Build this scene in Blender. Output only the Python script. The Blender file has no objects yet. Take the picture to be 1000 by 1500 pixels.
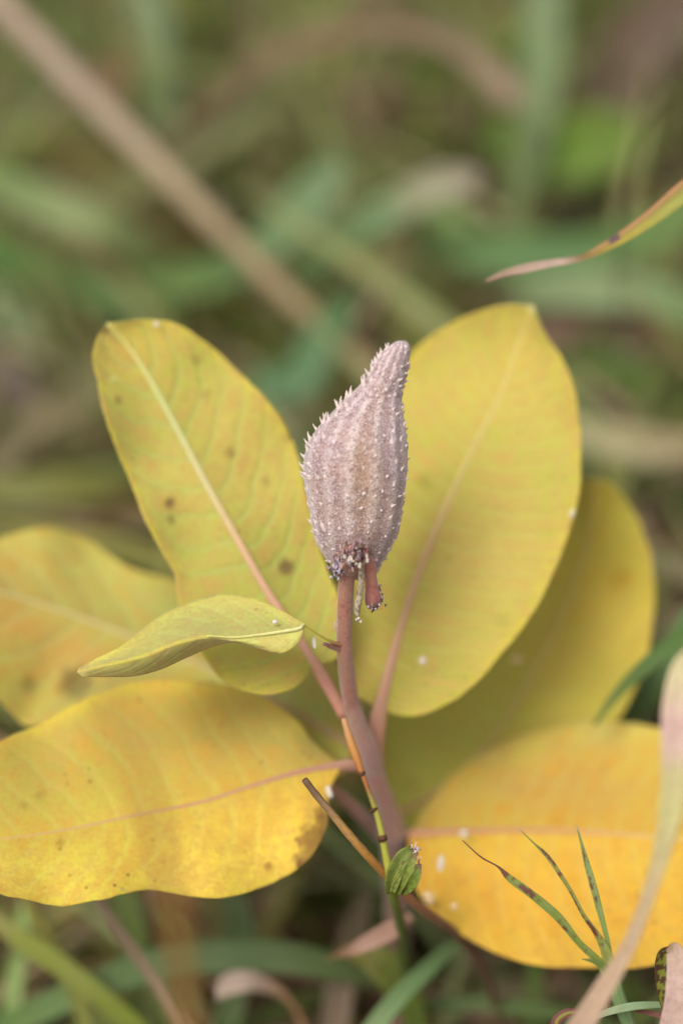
import bpy, math, random
import numpy as np
from mathutils import Vector, Matrix, noise as mnoise

random.seed(11); rng = np.random.default_rng(11)
sc = bpy.context.scene
COL = sc.collection
R = math.radians

# ------------------------------------------------------------------ camera
CAM_H = 0.93; PITCH = R(40)
cam_d = bpy.data.cameras.new('camera'); cam = bpy.data.objects.new('camera', cam_d); COL.objects.link(cam)
cam.location = (0, 0, CAM_H); cam.rotation_euler = (R(90) - PITCH, 0, 0)
cam_d.sensor_fit = 'VERTICAL'; cam_d.sensor_height = 36; cam_d.sensor_width = 24
cam_d.lens = 85; cam_d.clip_start = 0.02; cam_d.clip_end = 500
cam_d.dof.use_dof = True; cam_d.dof.focus_distance = 0.85; cam_d.dof.aperture_fstop = 2.3
sc.camera = cam
K = 36 / 85 / 1500
cF = Vector((0, math.cos(PITCH), -math.sin(PITCH)))
cU = Vector((0, math.sin(PITCH), math.cos(PITCH)))
cR = Vector((1, 0, 0)); cO = Vector((0, 0, CAM_H))
def P(px, py, d):            # a point of the photograph at a real distance d (metres) from the lens
    return cO + cF * d + cR * ((px - 500) * K * d) + cU * (-(py - 750) * K * d)
def proj(v):
    q = v - cO; d = q.dot(cF)
    return 500 + q.dot(cR) / (K * d), 750 - q.dot(cU) / (K * d), d

# ------------------------------------------------------------------ light
SUN_EL, SUN_AZ = R(58), R(215)
w = bpy.data.worlds.new('World'); sc.world = w; w.use_nodes = True
nt = w.node_tree; nt.nodes.clear()
sky = nt.nodes.new('ShaderNodeTexSky'); sky.sky_type = 'NISHITA'; sky.sun_disc = False
sky.sun_elevation = SUN_EL; sky.sun_rotation = SUN_AZ; sky.dust_density = 4; sky.air_density = 1
hs = nt.nodes.new('ShaderNodeHueSaturation'); hs.inputs['Saturation'].default_value = 0.18
bg = nt.nodes.new('ShaderNodeBackground'); bg.inputs['Strength'].default_value = 0.12
wo = nt.nodes.new('ShaderNodeOutputWorld')
nt.links.new(sky.outputs[0], hs.inputs['Color']); nt.links.new(hs.outputs[0], bg.inputs[0]); nt.links.new(bg.outputs[0], wo.inputs[0])
sd = bpy.data.lights.new('sun', 'SUN'); sd.energy = 1.5; sd.angle = R(22); sd.color = (1, .975, .94)
so = bpy.data.objects.new('sun', sd); COL.objects.link(so)
sdir = Vector((math.sin(SUN_AZ) * math.cos(SUN_EL), math.cos(SUN_AZ) * math.cos(SUN_EL), math.sin(SUN_EL)))
so.rotation_euler = (-sdir).to_track_quat('-Z', 'Y').to_euler()
sc.view_settings.view_transform = 'Standard'; sc.view_settings.look = 'None'
sc.view_settings.exposure = 0.70; sc.view_settings.gamma = 1; sc.view_settings.use_curve_mapping = False
sc.render.engine = 'CYCLES'

# ------------------------------------------------------------------ helpers
def S(r, g, b):
    f = lambda c: (c / 255 / 12.92) if c / 255 <= .04045 else ((c / 255 + .055) / 1.055) ** 2.4
    return (f(r), f(g), f(b))
def warm(c): return (c[0] * 1.04, c[1] * 1.04, c[2] * .74) if c[1] > c[0] * .98 else (c[0] * .98, c[1] * .96, c[2] * .82)
def mixc(a, b, t): return tuple(a[i] + (b[i] - a[i]) * t for i in range(3))
def tag(o, label=None, cat=None, group=None, kind=None):
    if label: o['label'] = label
    if cat: o['category'] = cat
    if group: o['group'] = group
    if kind: o['kind'] = kind
    return o
def make(name, verts, faces, mat, parent=None, cols=None, uvs=None, smooth=True, center=None):
    me = bpy.data.meshes.new(name)
    off = Vector((0, 0, 0)) if center is None else Vector(center)
    V = np.array([tuple(v) for v in verts], dtype=float) - np.array(tuple(off))
    me.from_pydata(V.tolist(), [], [tuple(f) for f in faces])
    if smooth: me.polygons.foreach_set('use_smooth', [True] * len(me.polygons))
    if cols is not None:
        a = me.color_attributes.new('Col', 'FLOAT_COLOR', 'POINT')
        c = np.ones((len(verts), 4)); c[:, :3] = np.array(cols); a.data.foreach_set('color', c.ravel())
    if uvs is not None:
        a = me.attributes.new('Leaf', 'FLOAT2', 'POINT'); a.data.foreach_set('vector', np.array(uvs, dtype=float).ravel())
    me.materials.append(mat); me.update()
    o = bpy.data.objects.new(name, me); COL.objects.link(o)
    if parent is not None:
        o.parent = parent
        if parent.type == 'EMPTY': o.location = -parent.location
    else: o.location = off
    return o
def empty(name, loc):
    o = bpy.data.objects.new(name, None); o.location = loc; o.empty_display_size = .02; COL.objects.link(o); return o
def cr(pts, n):
    """Catmull-Rom resample of tuples/vectors, by chord length, n samples; also works on extra columns"""
    A = np.array([tuple(p) for p in pts], dtype=float)
    d = np.linalg.norm(np.diff(A[:, :min(3, A.shape[1])], axis=0), axis=1) + 1e-9
    t = np.concatenate([[0], np.cumsum(d)]); t /= t[-1]
    # finite-difference Hermite
    m = np.zeros_like(A)
    for i in range(len(A)):
        if i == 0: m[i] = (A[1] - A[0]) / (t[1] - t[0])
        elif i == len(A) - 1: m[i] = (A[-1] - A[-2]) / (t[-1] - t[-2])
        else:
            a = (A[i] - A[i-1]) / (t[i] - t[i-1]); b = (A[i+1] - A[i]) / (t[i+1] - t[i])
            wa = t[i+1] - t[i]; wb = t[i] - t[i-1]; m[i] = (a * wa + b * wb) / (wa + wb)
    s = np.linspace(0, 1, n) if isinstance(n, int) else np.array(n)
    k = np.clip(np.searchsorted(t, s, side='right') - 1, 0, len(A) - 2)
    h = (t[k+1] - t[k]); u = ((s - t[k]) / h)[:, None]; h = h[:, None]
    return (2*u**3 - 3*u**2 + 1) * A[k] + (u**3 - 2*u**2 + u) * h * m[k] + (-2*u**3 + 3*u**2) * A[k+1] + (u**3 - u**2) * h * m[k+1]

# ------------------------------------------------------------------ materials
def mat_base(name):
    m = bpy.data.materials.new(name); m.use_nodes = True; t = m.node_tree; t.nodes.clear()
    return m, t, t.nodes.new
def N(t, typ, **kw):
    n = t.nodes.new(typ)
    for k, v in kw.items(): setattr(n, k, v)
    return n
def math_(t, op, a, b=None, clamp=False):
    n = t.nodes.new('ShaderNodeMath'); n.operation = op; n.use_clamp = clamp
    for i, x in enumerate((a, b)):
        if x is None: continue
        if isinstance(x, (int, float)): n.inputs[i].default_value = x
        else: t.links.new(x, n.inputs[i])
    return n.outputs[0]
def maprange(t, x, a, b, c=0, d=1):
    n = t.nodes.new('ShaderNodeMapRange'); n.interpolation_type = 'SMOOTHSTEP'
    t.links.new(x, n.inputs[0])
    for i, v in enumerate((a, b, c, d)): n.inputs[i + 1].default_value = v
    return n.outputs[0]
def mixcol(t, f, a, b, mode='MIX'):
    n = t.nodes.new('ShaderNodeMix'); n.data_type = 'RGBA'; n.blend_type = mode
    for i, x in ((0, f), (6, a), (7, b)):
        if isinstance(x, (int, float)): n.inputs[i].default_value = x
        elif isinstance(x, tuple): n.inputs[i].default_value = (*x, 1)
        else: t.links.new(x, n.inputs[i])
    return n.outputs[2]
def noise(t, vec, scale, detail=3, rough=.55, off=0):
    n = t.nodes.new('ShaderNodeTexNoise'); n.inputs['Scale'].default_value = scale
    n.inputs['Detail'].default_value = detail; n.inputs['Roughness'].default_value = rough
    if off:
        v = t.nodes.new('ShaderNodeVectorMath'); v.operation = 'ADD'; t.links.new(vec, v.inputs[0]); v.inputs[1].default_value = (off, off * .7, off * 1.3); vec = v.outputs[0]
    t.links.new(vec, n.inputs['Vector']); return n.outputs[0]
def finish(t, col, rough=.6, trans=.0, bump=None, bs=.3, bd=.0005, sheen=0, spec=.35, transcol=None):
    p = t.nodes.new('ShaderNodeBsdfPrincipled'); o = t.nodes.new('ShaderNodeOutputMaterial')
    if isinstance(col, tuple): p.inputs['Base Color'].default_value = (*col, 1)
    else: t.links.new(col, p.inputs['Base Color'])
    if isinstance(rough, float): p.inputs['Roughness'].default_value = rough
    else: t.links.new(rough, p.inputs['Roughness'])
    p.inputs['Specular IOR Level'].default_value = spec
    if sheen:
        p.inputs['Sheen Weight'].default_value = sheen; p.inputs['Sheen Roughness'].default_value = .5
    bn = None
    if bump is not None:
        bn = t.nodes.new('ShaderNodeBump'); bn.inputs['Strength'].default_value = bs; bn.inputs['Distance'].default_value = bd
        t.links.new(bump, bn.inputs['Height']); t.links.new(bn.outputs[0], p.inputs['Normal'])
    out = p.outputs[0]
    if trans:
        tr = t.nodes.new('ShaderNodeBsdfTranslucent')
        if isinstance(col, tuple): tr.inputs[0].default_value = (*col, 1)
        else: t.links.new(col, tr.inputs[0])
        mx = t.nodes.new('ShaderNodeMixShader'); mx.inputs[0].default_value = trans
        t.links.new(out, mx.inputs[1]); t.links.new(tr.outputs[0], mx.inputs[2]); out = mx.outputs[0]
    t.links.new(out, o.inputs[0])

def leaf_material(name, seed, green, orange, nveins, veincol, mott=.5, speck=.5, vw=.34, wobk=2.0, bk=1.):
    m, t, n = mat_base(name)
    col = N(t, 'ShaderNodeAttribute', attribute_name='Col').outputs['Color']
    lf = N(t, 'ShaderNodeAttribute', attribute_name='Leaf').outputs['Vector']
    tc = N(t, 'ShaderNodeTexCoord').outputs['Object']
    sx = N(t, 'ShaderNodeSeparateXYZ'); t.links.new(lf, sx.inputs[0]); u, v = sx.outputs[0], sx.outputs[1]
    av = math_(t, 'ABSOLUTE', v)
    wob = noise(t, tc, 30, 3, .5, seed)
    side = math_(t, 'MULTIPLY', math_(t, 'GREATER_THAN', v, 0), .43)
    # vein phase
    ph = math_(t, 'SUBTRACT', math_(t, 'MULTIPLY', u, nveins), math_(t, 'MULTIPLY', math_(t, 'POWER', av, 1.5), 2.1))
    ph = math_(t, 'ADD', ph, math_(t, 'MULTIPLY', math_(t, 'SUBTRACT', wob, .5), wobk)); ph = math_(t, 'ADD', ph, side)
    fr = math_(t, 'ABSOLUTE', math_(t, 'SUBTRACT', math_(t, 'FRACT', ph), .5))     # .5 at the vein
    vein = maprange(t, fr, .38, .5); veinwide = maprange(t, fr, .25, .5)
    fade = maprange(t, av, .97, .55)
    veinf = math_(t, 'MULTIPLY', vein, fade)
    # net of tiny veins
    vo = N(t, 'ShaderNodeTexVoronoi', feature='DISTANCE_TO_EDGE'); vo.inputs['Scale'].default_value = 380; t.links.new(tc, vo.inputs['Vector'])
    net = maprange(t, vo.outputs[0], .12, .0)
    big = maprange(t, noise(t, tc, 22, 4, .6, seed + 3), .38, .66)
    mid = maprange(t, noise(t, tc, 75, 4, .65, seed + 7), .42, .68)
    fine = noise(t, tc, 600, 3, .7, seed + 9)
    col = mixcol(t, .10, col, S(214, 200, 150))
    m2 = maprange(t, noise(t, tc, 210, 4, .7, seed + 13), .42, .62)
    c = mixcol(t, math_(t, 'MULTIPLY', big, .5), col, green)
    c = mixcol(t, math_(t, 'MULTIPLY', m2, .45), c, mixc(orange, S(190, 150, 100), .4))
    c = mixcol(t, math_(t, 'MULTIPLY', math_(t, 'MULTIPLY', mid, math_(t, 'SUBTRACT', 1, veinwide)), min(1, mott * 1.7)), c, orange)
    c = mixcol(t, math_(t, 'MULTIPLY', math_(t, 'MULTIPLY', veinwide, fade), vw), c, mixc(green, veincol, .5))
    c = mixcol(t, math_(t, 'MULTIPLY', veinf, min(.34, vw + .06)), c, veincol)
    c = mixcol(t, math_(t, 'MULTIPLY', net, .10), c, veincol)
    c = mixcol(t, math_(t, 'MULTIPLY', maprange(t, fine, .42, .66), .30), c, mixc(orange, (.25, .17, .06), .5))
    # small dark freckles of decay
    v2 = N(t, 'ShaderNodeTexVoronoi'); v2.inputs['Scale'].default_value = 210; v2.inputs['Randomness'].default_value = 1; t.links.new(tc, v2.inputs['Vector'])
    patch = maprange(t, noise(t, tc, 38, 2, .5, seed + 21), .44, .60)
    sp = math_(t, 'MULTIPLY', maprange(t, math_(t, 'ADD', v2.outputs[0], math_(t, 'MULTIPLY', fine, .12)), .28, .08), patch)
    sepc = N(t, 'ShaderNodeSeparateColor'); t.links.new(v2.outputs['Color'], sepc.inputs[0])
    sp = math_(t, 'MULTIPLY', sp, math_(t, 'GREATER_THAN', sepc.outputs[0], .4))
    c = mixcol(t, math_(t, 'MULTIPLY', sp, speck), c, S(96, 62, 34))
    wh = math_(t, 'MULTIPLY', maprange(t, v2.outputs[0], .12, .05), math_(t, 'LESS_THAN', sepc.outputs[1], .04))
    c = mixcol(t, math_(t, 'MULTIPLY', wh, .5), c, S(235, 230, 205))
    spa = N(t, 'ShaderNodeAttribute', attribute_name='Spot')
    c = mixcol(t, math_(t, 'MULTIPLY', spa.outputs['Alpha'], math_(t, 'ADD', .7, math_(t, 'MULTIPLY', mid, .3))), c, spa.outputs['Color'])
    h = math_(t, 'ADD', math_(t, 'MULTIPLY', veinwide, -.5), math_(t, 'MULTIPLY', fine, .18))
    h = math_(t, 'ADD', h, math_(t, 'MULTIPLY', mid, .25))
    finish(t, c, .72, .33, h, .7 * bk, .0010, sheen=.2, spec=.25)
    return m
def attr_material(name, rough=.6, trans=.2, nscale=300, namt=.25, dark=(.1, .07, .03), streak=False, sheen=0, bd=.0004, toward=None):
    m, t, n = mat_base(name)
    col = N(t, 'ShaderNodeAttribute', attribute_name='Col').outputs['Color']
    if toward: col = mixcol(t, toward[1], col, toward[0])
    tc = N(t, 'ShaderNodeTexCoord').outputs['Object']
    a = noise(t, tc, nscale, 4, .65); b = noise(t, tc, nscale * .15, 3, .5, 4)
    c = mixcol(t, math_(t, 'MULTIPLY', maprange(t, a, .4, .75), namt), col, dark)
    c = mixcol(t, math_(t, 'MULTIPLY', maprange(t, b, .4, .7), namt * .7), c, mixc(dark, (.4, .32, .2), .5))
    h = a
    if streak:
        lf = N(t, 'ShaderNodeAttribute', attribute_name='Leaf').outputs['Vector']
        sx = N(t, 'ShaderNodeSeparateXYZ'); t.links.new(lf, sx.inputs[0])
        st = math_(t, 'SINE', math_(t, 'MULTIPLY', sx.outputs[1], 26.0))
        c = mixcol(t, math_(t, 'MULTIPLY', maprange(t, st, .2, 1), .16), c, dark)
        h = math_(t, 'ADD', math_(t, 'MULTIPLY', st, .5), a)
    finish(t, c, rough, trans, h, .4, bd, sheen=sheen)
    return m
M_blade = attr_material('grass_blade', .5, .28, 260, .18, S(90, 80, 40), streak=True)
M_turf = attr_material('turf_blade', .55, .28, 60, .22, S(80, 72, 38))
M_dry = attr_material('dry_blade', .7, .2, 500, .3, S(110, 75, 50), streak=True)
M_stem = attr_material('milkweed_stem', .7, .0, 700, .6, S(110, 52, 44), sheen=.3, bd=.0002, toward=(S(128, 100, 78), .35))
M_crumb = attr_material('dry_crumb', .8, .0, 1500, .5, S(70, 50, 42))
M_rib = attr_material('leaf_rib', .6, .1, 500, .2, S(150, 120, 90))
M_vein = attr_material('leaf_midrib', .6, .15, 300, .3, S(176, 150, 90), toward=(S(186, 150, 110), .2))

def pod_material():
    m, t, n = mat_base('pod_skin')
    col = N(t, 'ShaderNodeAttribute', attribute_name='Col').outputs['Color']
    tc = N(t, 'ShaderNodeTexCoord').outputs['Object']
    f1 = noise(t, tc, 1500, 4, .75); f2 = noise(t, tc, 420, 4, .6, 3); f3 = noise(t, tc, 90, 3, .5, 8)
    c = mixcol(t, math_(t, 'MULTIPLY', maprange(t, f3, .42, .62), .35), col, S(172, 138, 112))
    c = mixcol(t, math_(t, 'MULTIPLY', maprange(t, f2, .48, .66), .62), c, S(116, 82, 78))
    c = mixcol(t, math_(t, 'MULTIPLY', maprange(t, f1, .52, .62), .5), c, S(218, 206, 206))
    c = mixcol(t, math_(t, 'MULTIPLY', maprange(t, f1, .48, .38), .65), c, S(104, 68, 64))
    vo = N(t, 'ShaderNodeTexVoronoi'); vo.inputs['Scale'].default_value = 480; t.links.new(tc, vo.inputs['Vector'])
    sepc = N(t, 'ShaderNodeSeparateColor'); t.links.new(vo.outputs['Color'], sepc.inputs[0])
    d = math_(t, 'MULTIPLY', maprange(t, vo.outputs[0], .34, .12), math_(t, 'GREATER_THAN', sepc.outputs[0], .7))
    c = mixcol(t, math_(t, 'MULTIPLY', d, .35), c, S(226, 214, 212))
    h = math_(t, 'ADD', math_(t, 'MULTIPLY', f1, .5), math_(t, 'ADD', math_(t, 'MULTIPLY', d, .8), math_(t, 'MULTIPLY', f2, .8)))
    finish(t, c, .8, 0, h, .6, .0006, sheen=.35, spec=.2)
    return m
M_pod = pod_material()
def plain(name, col, rough=.6, trans=0., sheen=0, var=.2, nscale=800):
    m, t, n = mat_base(name)
    tc = N(t, 'ShaderNodeTexCoord').outputs['Object']
    f = noise(t, tc, nscale, 3, .6)
    c = mixcol(t, math_(t, 'MULTIPLY', maprange(t, f, .4, .7), var), col, tuple(x * .55 for x in col))
    finish(t, c, rough, trans, f, .3, .0003, sheen=sheen); return m
M_spine = plain('pod_spine', S(206, 186, 178), .75, .1, .3, .25)
M_fuzz = plain('pod_fuzz', S(192, 176, 180), .8, .5, 0, .05)
M_white = plain('white_flake', S(206, 194, 180), .75, .2, 0, .12, 1500)
M_dull = plain('dull_flake', S(206, 176, 130), .8)
M_dark = plain('dark_node', S(70, 38, 18), .7)

# ------------------------------------------------------------------ ground
def soil():
    m, t, n = mat_base('soil')
    tc = N(t, 'ShaderNodeTexCoord').outputs['Object']
    a = noise(t, tc, 9, 5, .6); b = noise(t, tc, 70, 5, .65, 5); g = noise(t, tc, 4, 3, .5, 9)
    c = mixcol(t, maprange(t, a, .35, .65), S(84, 64, 42), S(112, 90, 62))
    c = mixcol(t, maprange(t, b, .45, .75), c, S(52, 42, 28))
    c = mixcol(t, math_(t, 'MULTIPLY', maprange(t, g, .4, .65), .55), c, S(74, 84, 40))
    finish(t, c, .95, 0, b, .8, .01, spec=.1); return m
gv, gf = [], []
xs = np.concatenate([[-60, -12, -4], np.linspace(-1.6, 1.6, 60), [4, 12, 60]])
ys = np.concatenate([[-60, -12, -3], np.linspace(-.4, 3.4, 70), [6, 14, 60]])
for y in ys:
    for x in xs:
        inner = abs(x) < 1.65 and -.5 < y < 3.5
        gv.append((x, y, (mnoise.noise(Vector((x * 6, y * 6, 0))) * .008 + mnoise.noise(Vector((x * 22, y * 22, 3))) * .004 - .006) if inner else 0))
nx = len(xs)
for j in range(len(ys) - 1):
    for i in range(nx - 1):
        a = j * nx + i; gf.append((a, a + 1, a + nx + 1, a + nx))
tag(make('ground', gv, gf, soil()), kind='structure')

# ------------------------------------------------------------------ blades (ribbons with fold and thickness)
def blade_geo(C, W, colfn, n=24, fold=.25, face=None, twist=(0, 0), thick=.0, seed=0, wav=0.):
    """C: centre points, W: half widths; colfn(t, s) gives colour"""
    C = cr(C, n) if len(C) != n else np.array([tuple(c) for c in C])
    if len(W) == n: Wd = np.array(W)
    else: Wd = np.interp(np.linspace(0, 1, n), np.linspace(0, 1, len(W)), W)
    verts, cols, uvs, faces = [], [], [], []
    S_ = (-1, -.75, -.5, -.25, 0, .25, .5, .75, 1)
    for i in range(n):
        c = Vector(C[i]); tg = Vector(C[min(i + 1, n - 1)] - C[max(i - 1, 0)]).normalized()
        f = (cO - c).normalized() if face is None else Vector(face)
        b = tg.cross(f)
        if b.length < 1e-4: b = tg.cross(Vector((0, 0, 1)))
        b.normalize(); nrm = b.cross(tg).normalized()
        if nrm.dot(f) < 0: nrm = -nrm
        t = i / (n - 1); a = twist[0] + (twist[1] - twist[0]) * t
        b2 = b * math.cos(a) + nrm * math.sin(a); n2 = nrm * math.cos(a) - b * math.sin(a)
        for s in S_:
            wv = wav * math.sin(t * 17 + s * 2 + seed) * abs(s)
            verts.append(c + b2 * (s * Wd[i]) + n2 * ((abs(s) * fold) * Wd[i] + wv)); cols.append(colfn(t, s)); uvs.append((t, s))
    for i in range(n - 1):
        for k in range(8):
            a = i * 9 + k; faces.append((a, a + 1, a + 10, a + 9))
    return verts, faces, cols, uvs
def solid(o, th):
    m = o.modifiers.new('thickness', 'SOLIDIFY'); m.thickness = th; m.offset = 0
def cf(stops):
    """colour along the blade from stops [(t, col)]"""
    T = [s[0] for s in stops]; C = np.array([s[1] for s in stops])
    return lambda t, s: tuple(np.interp(t, T, C[:, k]) for k in range(3))
def px_w(wpx, d): return wpx * .5 * K * d      # half width in metres from a width in pixels at distance d
def vis_sample(C, nv, n, ne=14):
    """n samples over the first nv points, ne over the rest (down to the root)"""
    A = np.array([tuple(c) for c in C]); d = np.concatenate([[0], np.cumsum(np.linalg.norm(np.diff(A, axis=0), axis=1))]); tv = d[nv - 1] / d[-1]
    if nv == len(C): return np.linspace(0, 1, n), np.linspace(0, 1, n)
    T = np.concatenate([np.linspace(0, tv, n), np.linspace(tv, 1, ne + 1)[1:]])
    return T, np.minimum(T / tv, 1)
def grass_blade(name, pts, wpx, stops, mat=None, parent=None, n=36, extra=None, fold=.25, twist=(0, 0), thick=.00035, label=None, cat='grass blade', group=None, colfn=None, wav=0.):
    """pts: (px, py, depth) list; extra: world points appended at the end (root in the ground)"""
    C = [P(*p) for p in pts]; W = [px_w(w_, p[2]) for w_, p in zip(wpx, pts)]
    if extra:
        for e, we in extra: C.append(Vector(e)); W.append(we)
    # sample widths on the same parameter as points
    A = [tuple(c) + (w_,) for c, w_ in zip(C, W)]
    T, TV = vis_sample(C, len(pts), n); Q = cr(A, T)
    fn = colfn or cf(stops); nn_ = len(T)
    v, f, c, u = blade_geo([Vector(q[:3]) for q in Q], list(np.maximum(Q[:, 3], 1e-5)), lambda t, s_: fn(TV[min(nn_ - 1, int(round(t * (nn_ - 1))))], s_), nn_, fold, None, twist, wav=wav)
    o = make(name, v, f, mat or M_blade, parent, c, u, center=None if parent is not None else C[-1])
    solid(o, thick)
    if label: tag(o, label, cat, group)
    return o
def tube_geo(C, Rr, colfn, n=30, seg=12, cap=True, lump=0., seed=0, flat=1., nv=None):
    A = [tuple(c) + (r,) for c, r in zip(C, Rr)]
    T, TV = vis_sample(C, nv or len(C), n); Q = cr(A, T); n = len(T); cf0 = colfn
    colfn = lambda t, a: cf0(TV[min(n - 1, int(round(t * (n - 1))))], a)
    v, f, cl, uv = [], [], [], []
    up = Vector((0.3, -.9, .2)).normalized()
    for i in range(n):
        c = Vector(Q[i, :3]); tg = Vector(Q[min(i + 1, n - 1), :3] - Q[max(i - 1, 0), :3]).normalized()
        b = tg.cross(up).normalized(); nn = b.cross(tg).normalized()
        for k in range(seg):
            a = 2 * math.pi * k / seg; r = max(Q[i, 3], 1e-5)
            d = b * math.cos(a) + nn * math.sin(a) * flat
            if lump: r *= 1 + lump * mnoise.noise(Vector((math.cos(a) * 2 + seed, math.sin(a) * 2, i * .45)))
            v.append(c + d * r); cl.append(colfn(i / (n - 1), a)); uv.append((i / (n - 1), a / math.pi - 1))
        
    for i in range(n - 1):
        for k in range(seg):
            a = i * seg + k; b_ = i * seg + (k + 1) % seg
            f.append((a, b_, b_ + seg, a + seg))
    if cap:
        for e in (0, n - 1):
            v.append(Vector(Q[e, :3])); cl.append(colfn(e / (n - 1), 0)); uv.append((0, 0)); q = len(v) - 1
            for k in range(seg):
                a = e * seg + k; b_ = e * seg + (k + 1) % seg
                f.append((q, b_, a) if e == 0 else (q, a, b_))
    return v, f, cl, uv
def tube(name, C, Rr, colfn, mat, parent=None, center=None, **kw):
    v, f, c, u = tube_geo(C, Rr, colfn, **kw)
    return make(name, v, f, mat, parent, c, u, center=center)
def fuzz_mesh(name, pts, nrms, L, wd, parent, mat=None):
    v, f = [], []
    for p, nn in zip(pts, nrms):
        d = (nn + Vector(rng.normal(0, .45, 3))).normalized() * L * random.uniform(.5, 1.3)
        s = d.cross(Vector(rng.normal(0, 1, 3))).normalized() * wd
        i = len(v); v += [p - s, p + s, p + d]; f.append((i, i + 1, i + 2))
    o = make(name, v, f, mat or M_fuzz, parent, smooth=False); tag(o, kind='stuff'); return o

# ------------------------------------------------------------------ random turf behind and below
GREENS = [S(104, 104, 44), S(118, 126, 56), S(106, 134, 56), S(132, 148, 90), S(148, 162, 122), S(112, 140, 80), S(98, 128, 54), S(144, 140, 76), S(126, 110, 58)]
TANS = [S(128, 88, 56), S(150, 108, 82), S(158, 122, 110), S(176, 150, 134), S(196, 176, 146), S(176, 152, 108), S(140, 104, 66), S(104, 76, 58)]
def turf(name, count, pal, hmin, hmax, wmin, wmax, lean, label, seed, y0=.42, y1=2.7):
    rr = random.Random(seed); V, F, Cc = [], [], []; made = 0; tries = 0
    while made < count and tries < count * 6:
        tries += 1
        y = rr.uniform(y0, y1); x = rr.uniform(-.28 - .34 * y, .28 + .34 * y)
        if abs(x - .03) < .03 and abs(y - .78) < .03: continue
        az = rr.uniform(0, 2 * math.pi); L = rr.uniform(hmin, hmax); wd = rr.uniform(wmin, wmax) / 2
        el = R(rr.uniform(*lean)); bend = R(rr.uniform(20, 95)); n = 8
        p = Vector((x, y, -.004)); pts = [p.copy()]; e = el
        for i in range(n - 1):
            p = p + Vector((math.cos(az) * math.cos(e), math.sin(az) * math.cos(e), math.sin(e))) * (L / (n - 1))
            if p.z < .004: p.z = .004 + rr.random() * .01
            pts.append(p.copy()); e -= bend / (n - 1); az += rr.uniform(-.09, .09)
        ok = True
        for q in pts:
            a, b, d = proj(q)
            if -120 < a < 1120 and b < 1600:
                lim = 1.06 if b < 1250 else 1.0
                if d < lim: ok = False; break
            elif b >= 1600 and d < .93: ok = False; break
        if not ok: continue
        made += 1
        g_ = .5 + .9 * mnoise.noise(Vector((x * 9 + seed * .3, y * 6, seed * .2))) + rr.uniform(-.16, .16)
        base = pal[max(0, min(len(pal) - 1, int(g_ * len(pal))))]; tip = mixc(base, rr.choice(TANS), rr.uniform(0, .35)); k = rr.uniform(.40, 1.25)
        off = len(V); a0 = rr.uniform(-.8, .8)
        for i, q in enumerate(pts):
            tg = (pts[min(i + 1, n - 1)] - pts[max(i - 1, 0)]).normalized()
            b = tg.cross(Vector((0, 0, 1))); b = b.normalized() if b.length > 1e-3 else Vector((1, 0, 0))
            nn = b.cross(tg); a = a0 + i * .12
            b2 = b * math.cos(a) + nn * math.sin(a)
            t = i / (n - 1); wv = wd * (min(1, .45 + 2.2 * t) * (1 - t ** 3)) + .0001
            V += [q - b2 * wv, q + nn * wv * -.25, q + b2 * wv]
            c = tuple(x_ * k for x_ in warm(mixc(base, tip, t))); Cc += [c, c, c]
        for i in range(n - 1):
            for s in (0, 1):
                a = off + i * 3 + s; F.append((a, a + 1, a + 4, a + 3))
    o = make(name, V, F, M_turf, None, Cc); tag(o, label, 'grass', kind='stuff'); return o
turf('grass', 4200, GREENS, .08, .26, .004, .011, (45, 85), 'short green turf blades out of focus all round the plant', 1)
turf('broad_grass', 1600, GREENS, .14, .36, .012, .024, (12, 55), 'broader blue green grass blades arching over the turf behind the plant', 2, y0=.7)
turf('dead_grass', 4800, TANS, .10, .28, .005, .012, (5, 62), 'dead tan and mauve grass litter lying between the green blades', 3)
turf('fine_grass', 2600, GREENS[2:8], .10, .30, .002, .0045, (30, 80), 'fine thin green grass stems scattered among the broader blades', 8, y0=.75)
turf('fine_straw', 2400, TANS, .10, .32, .0018, .004, (10, 70), 'fine thin straw and seed stalks scattered among the grass', 9, y0=.75)
turf('fallen_straw', 520, TANS, .18, .4, .010, .020, (3, 32), 'broad bleached straw lying across the turf behind the plant', 4, y0=.8)

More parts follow.
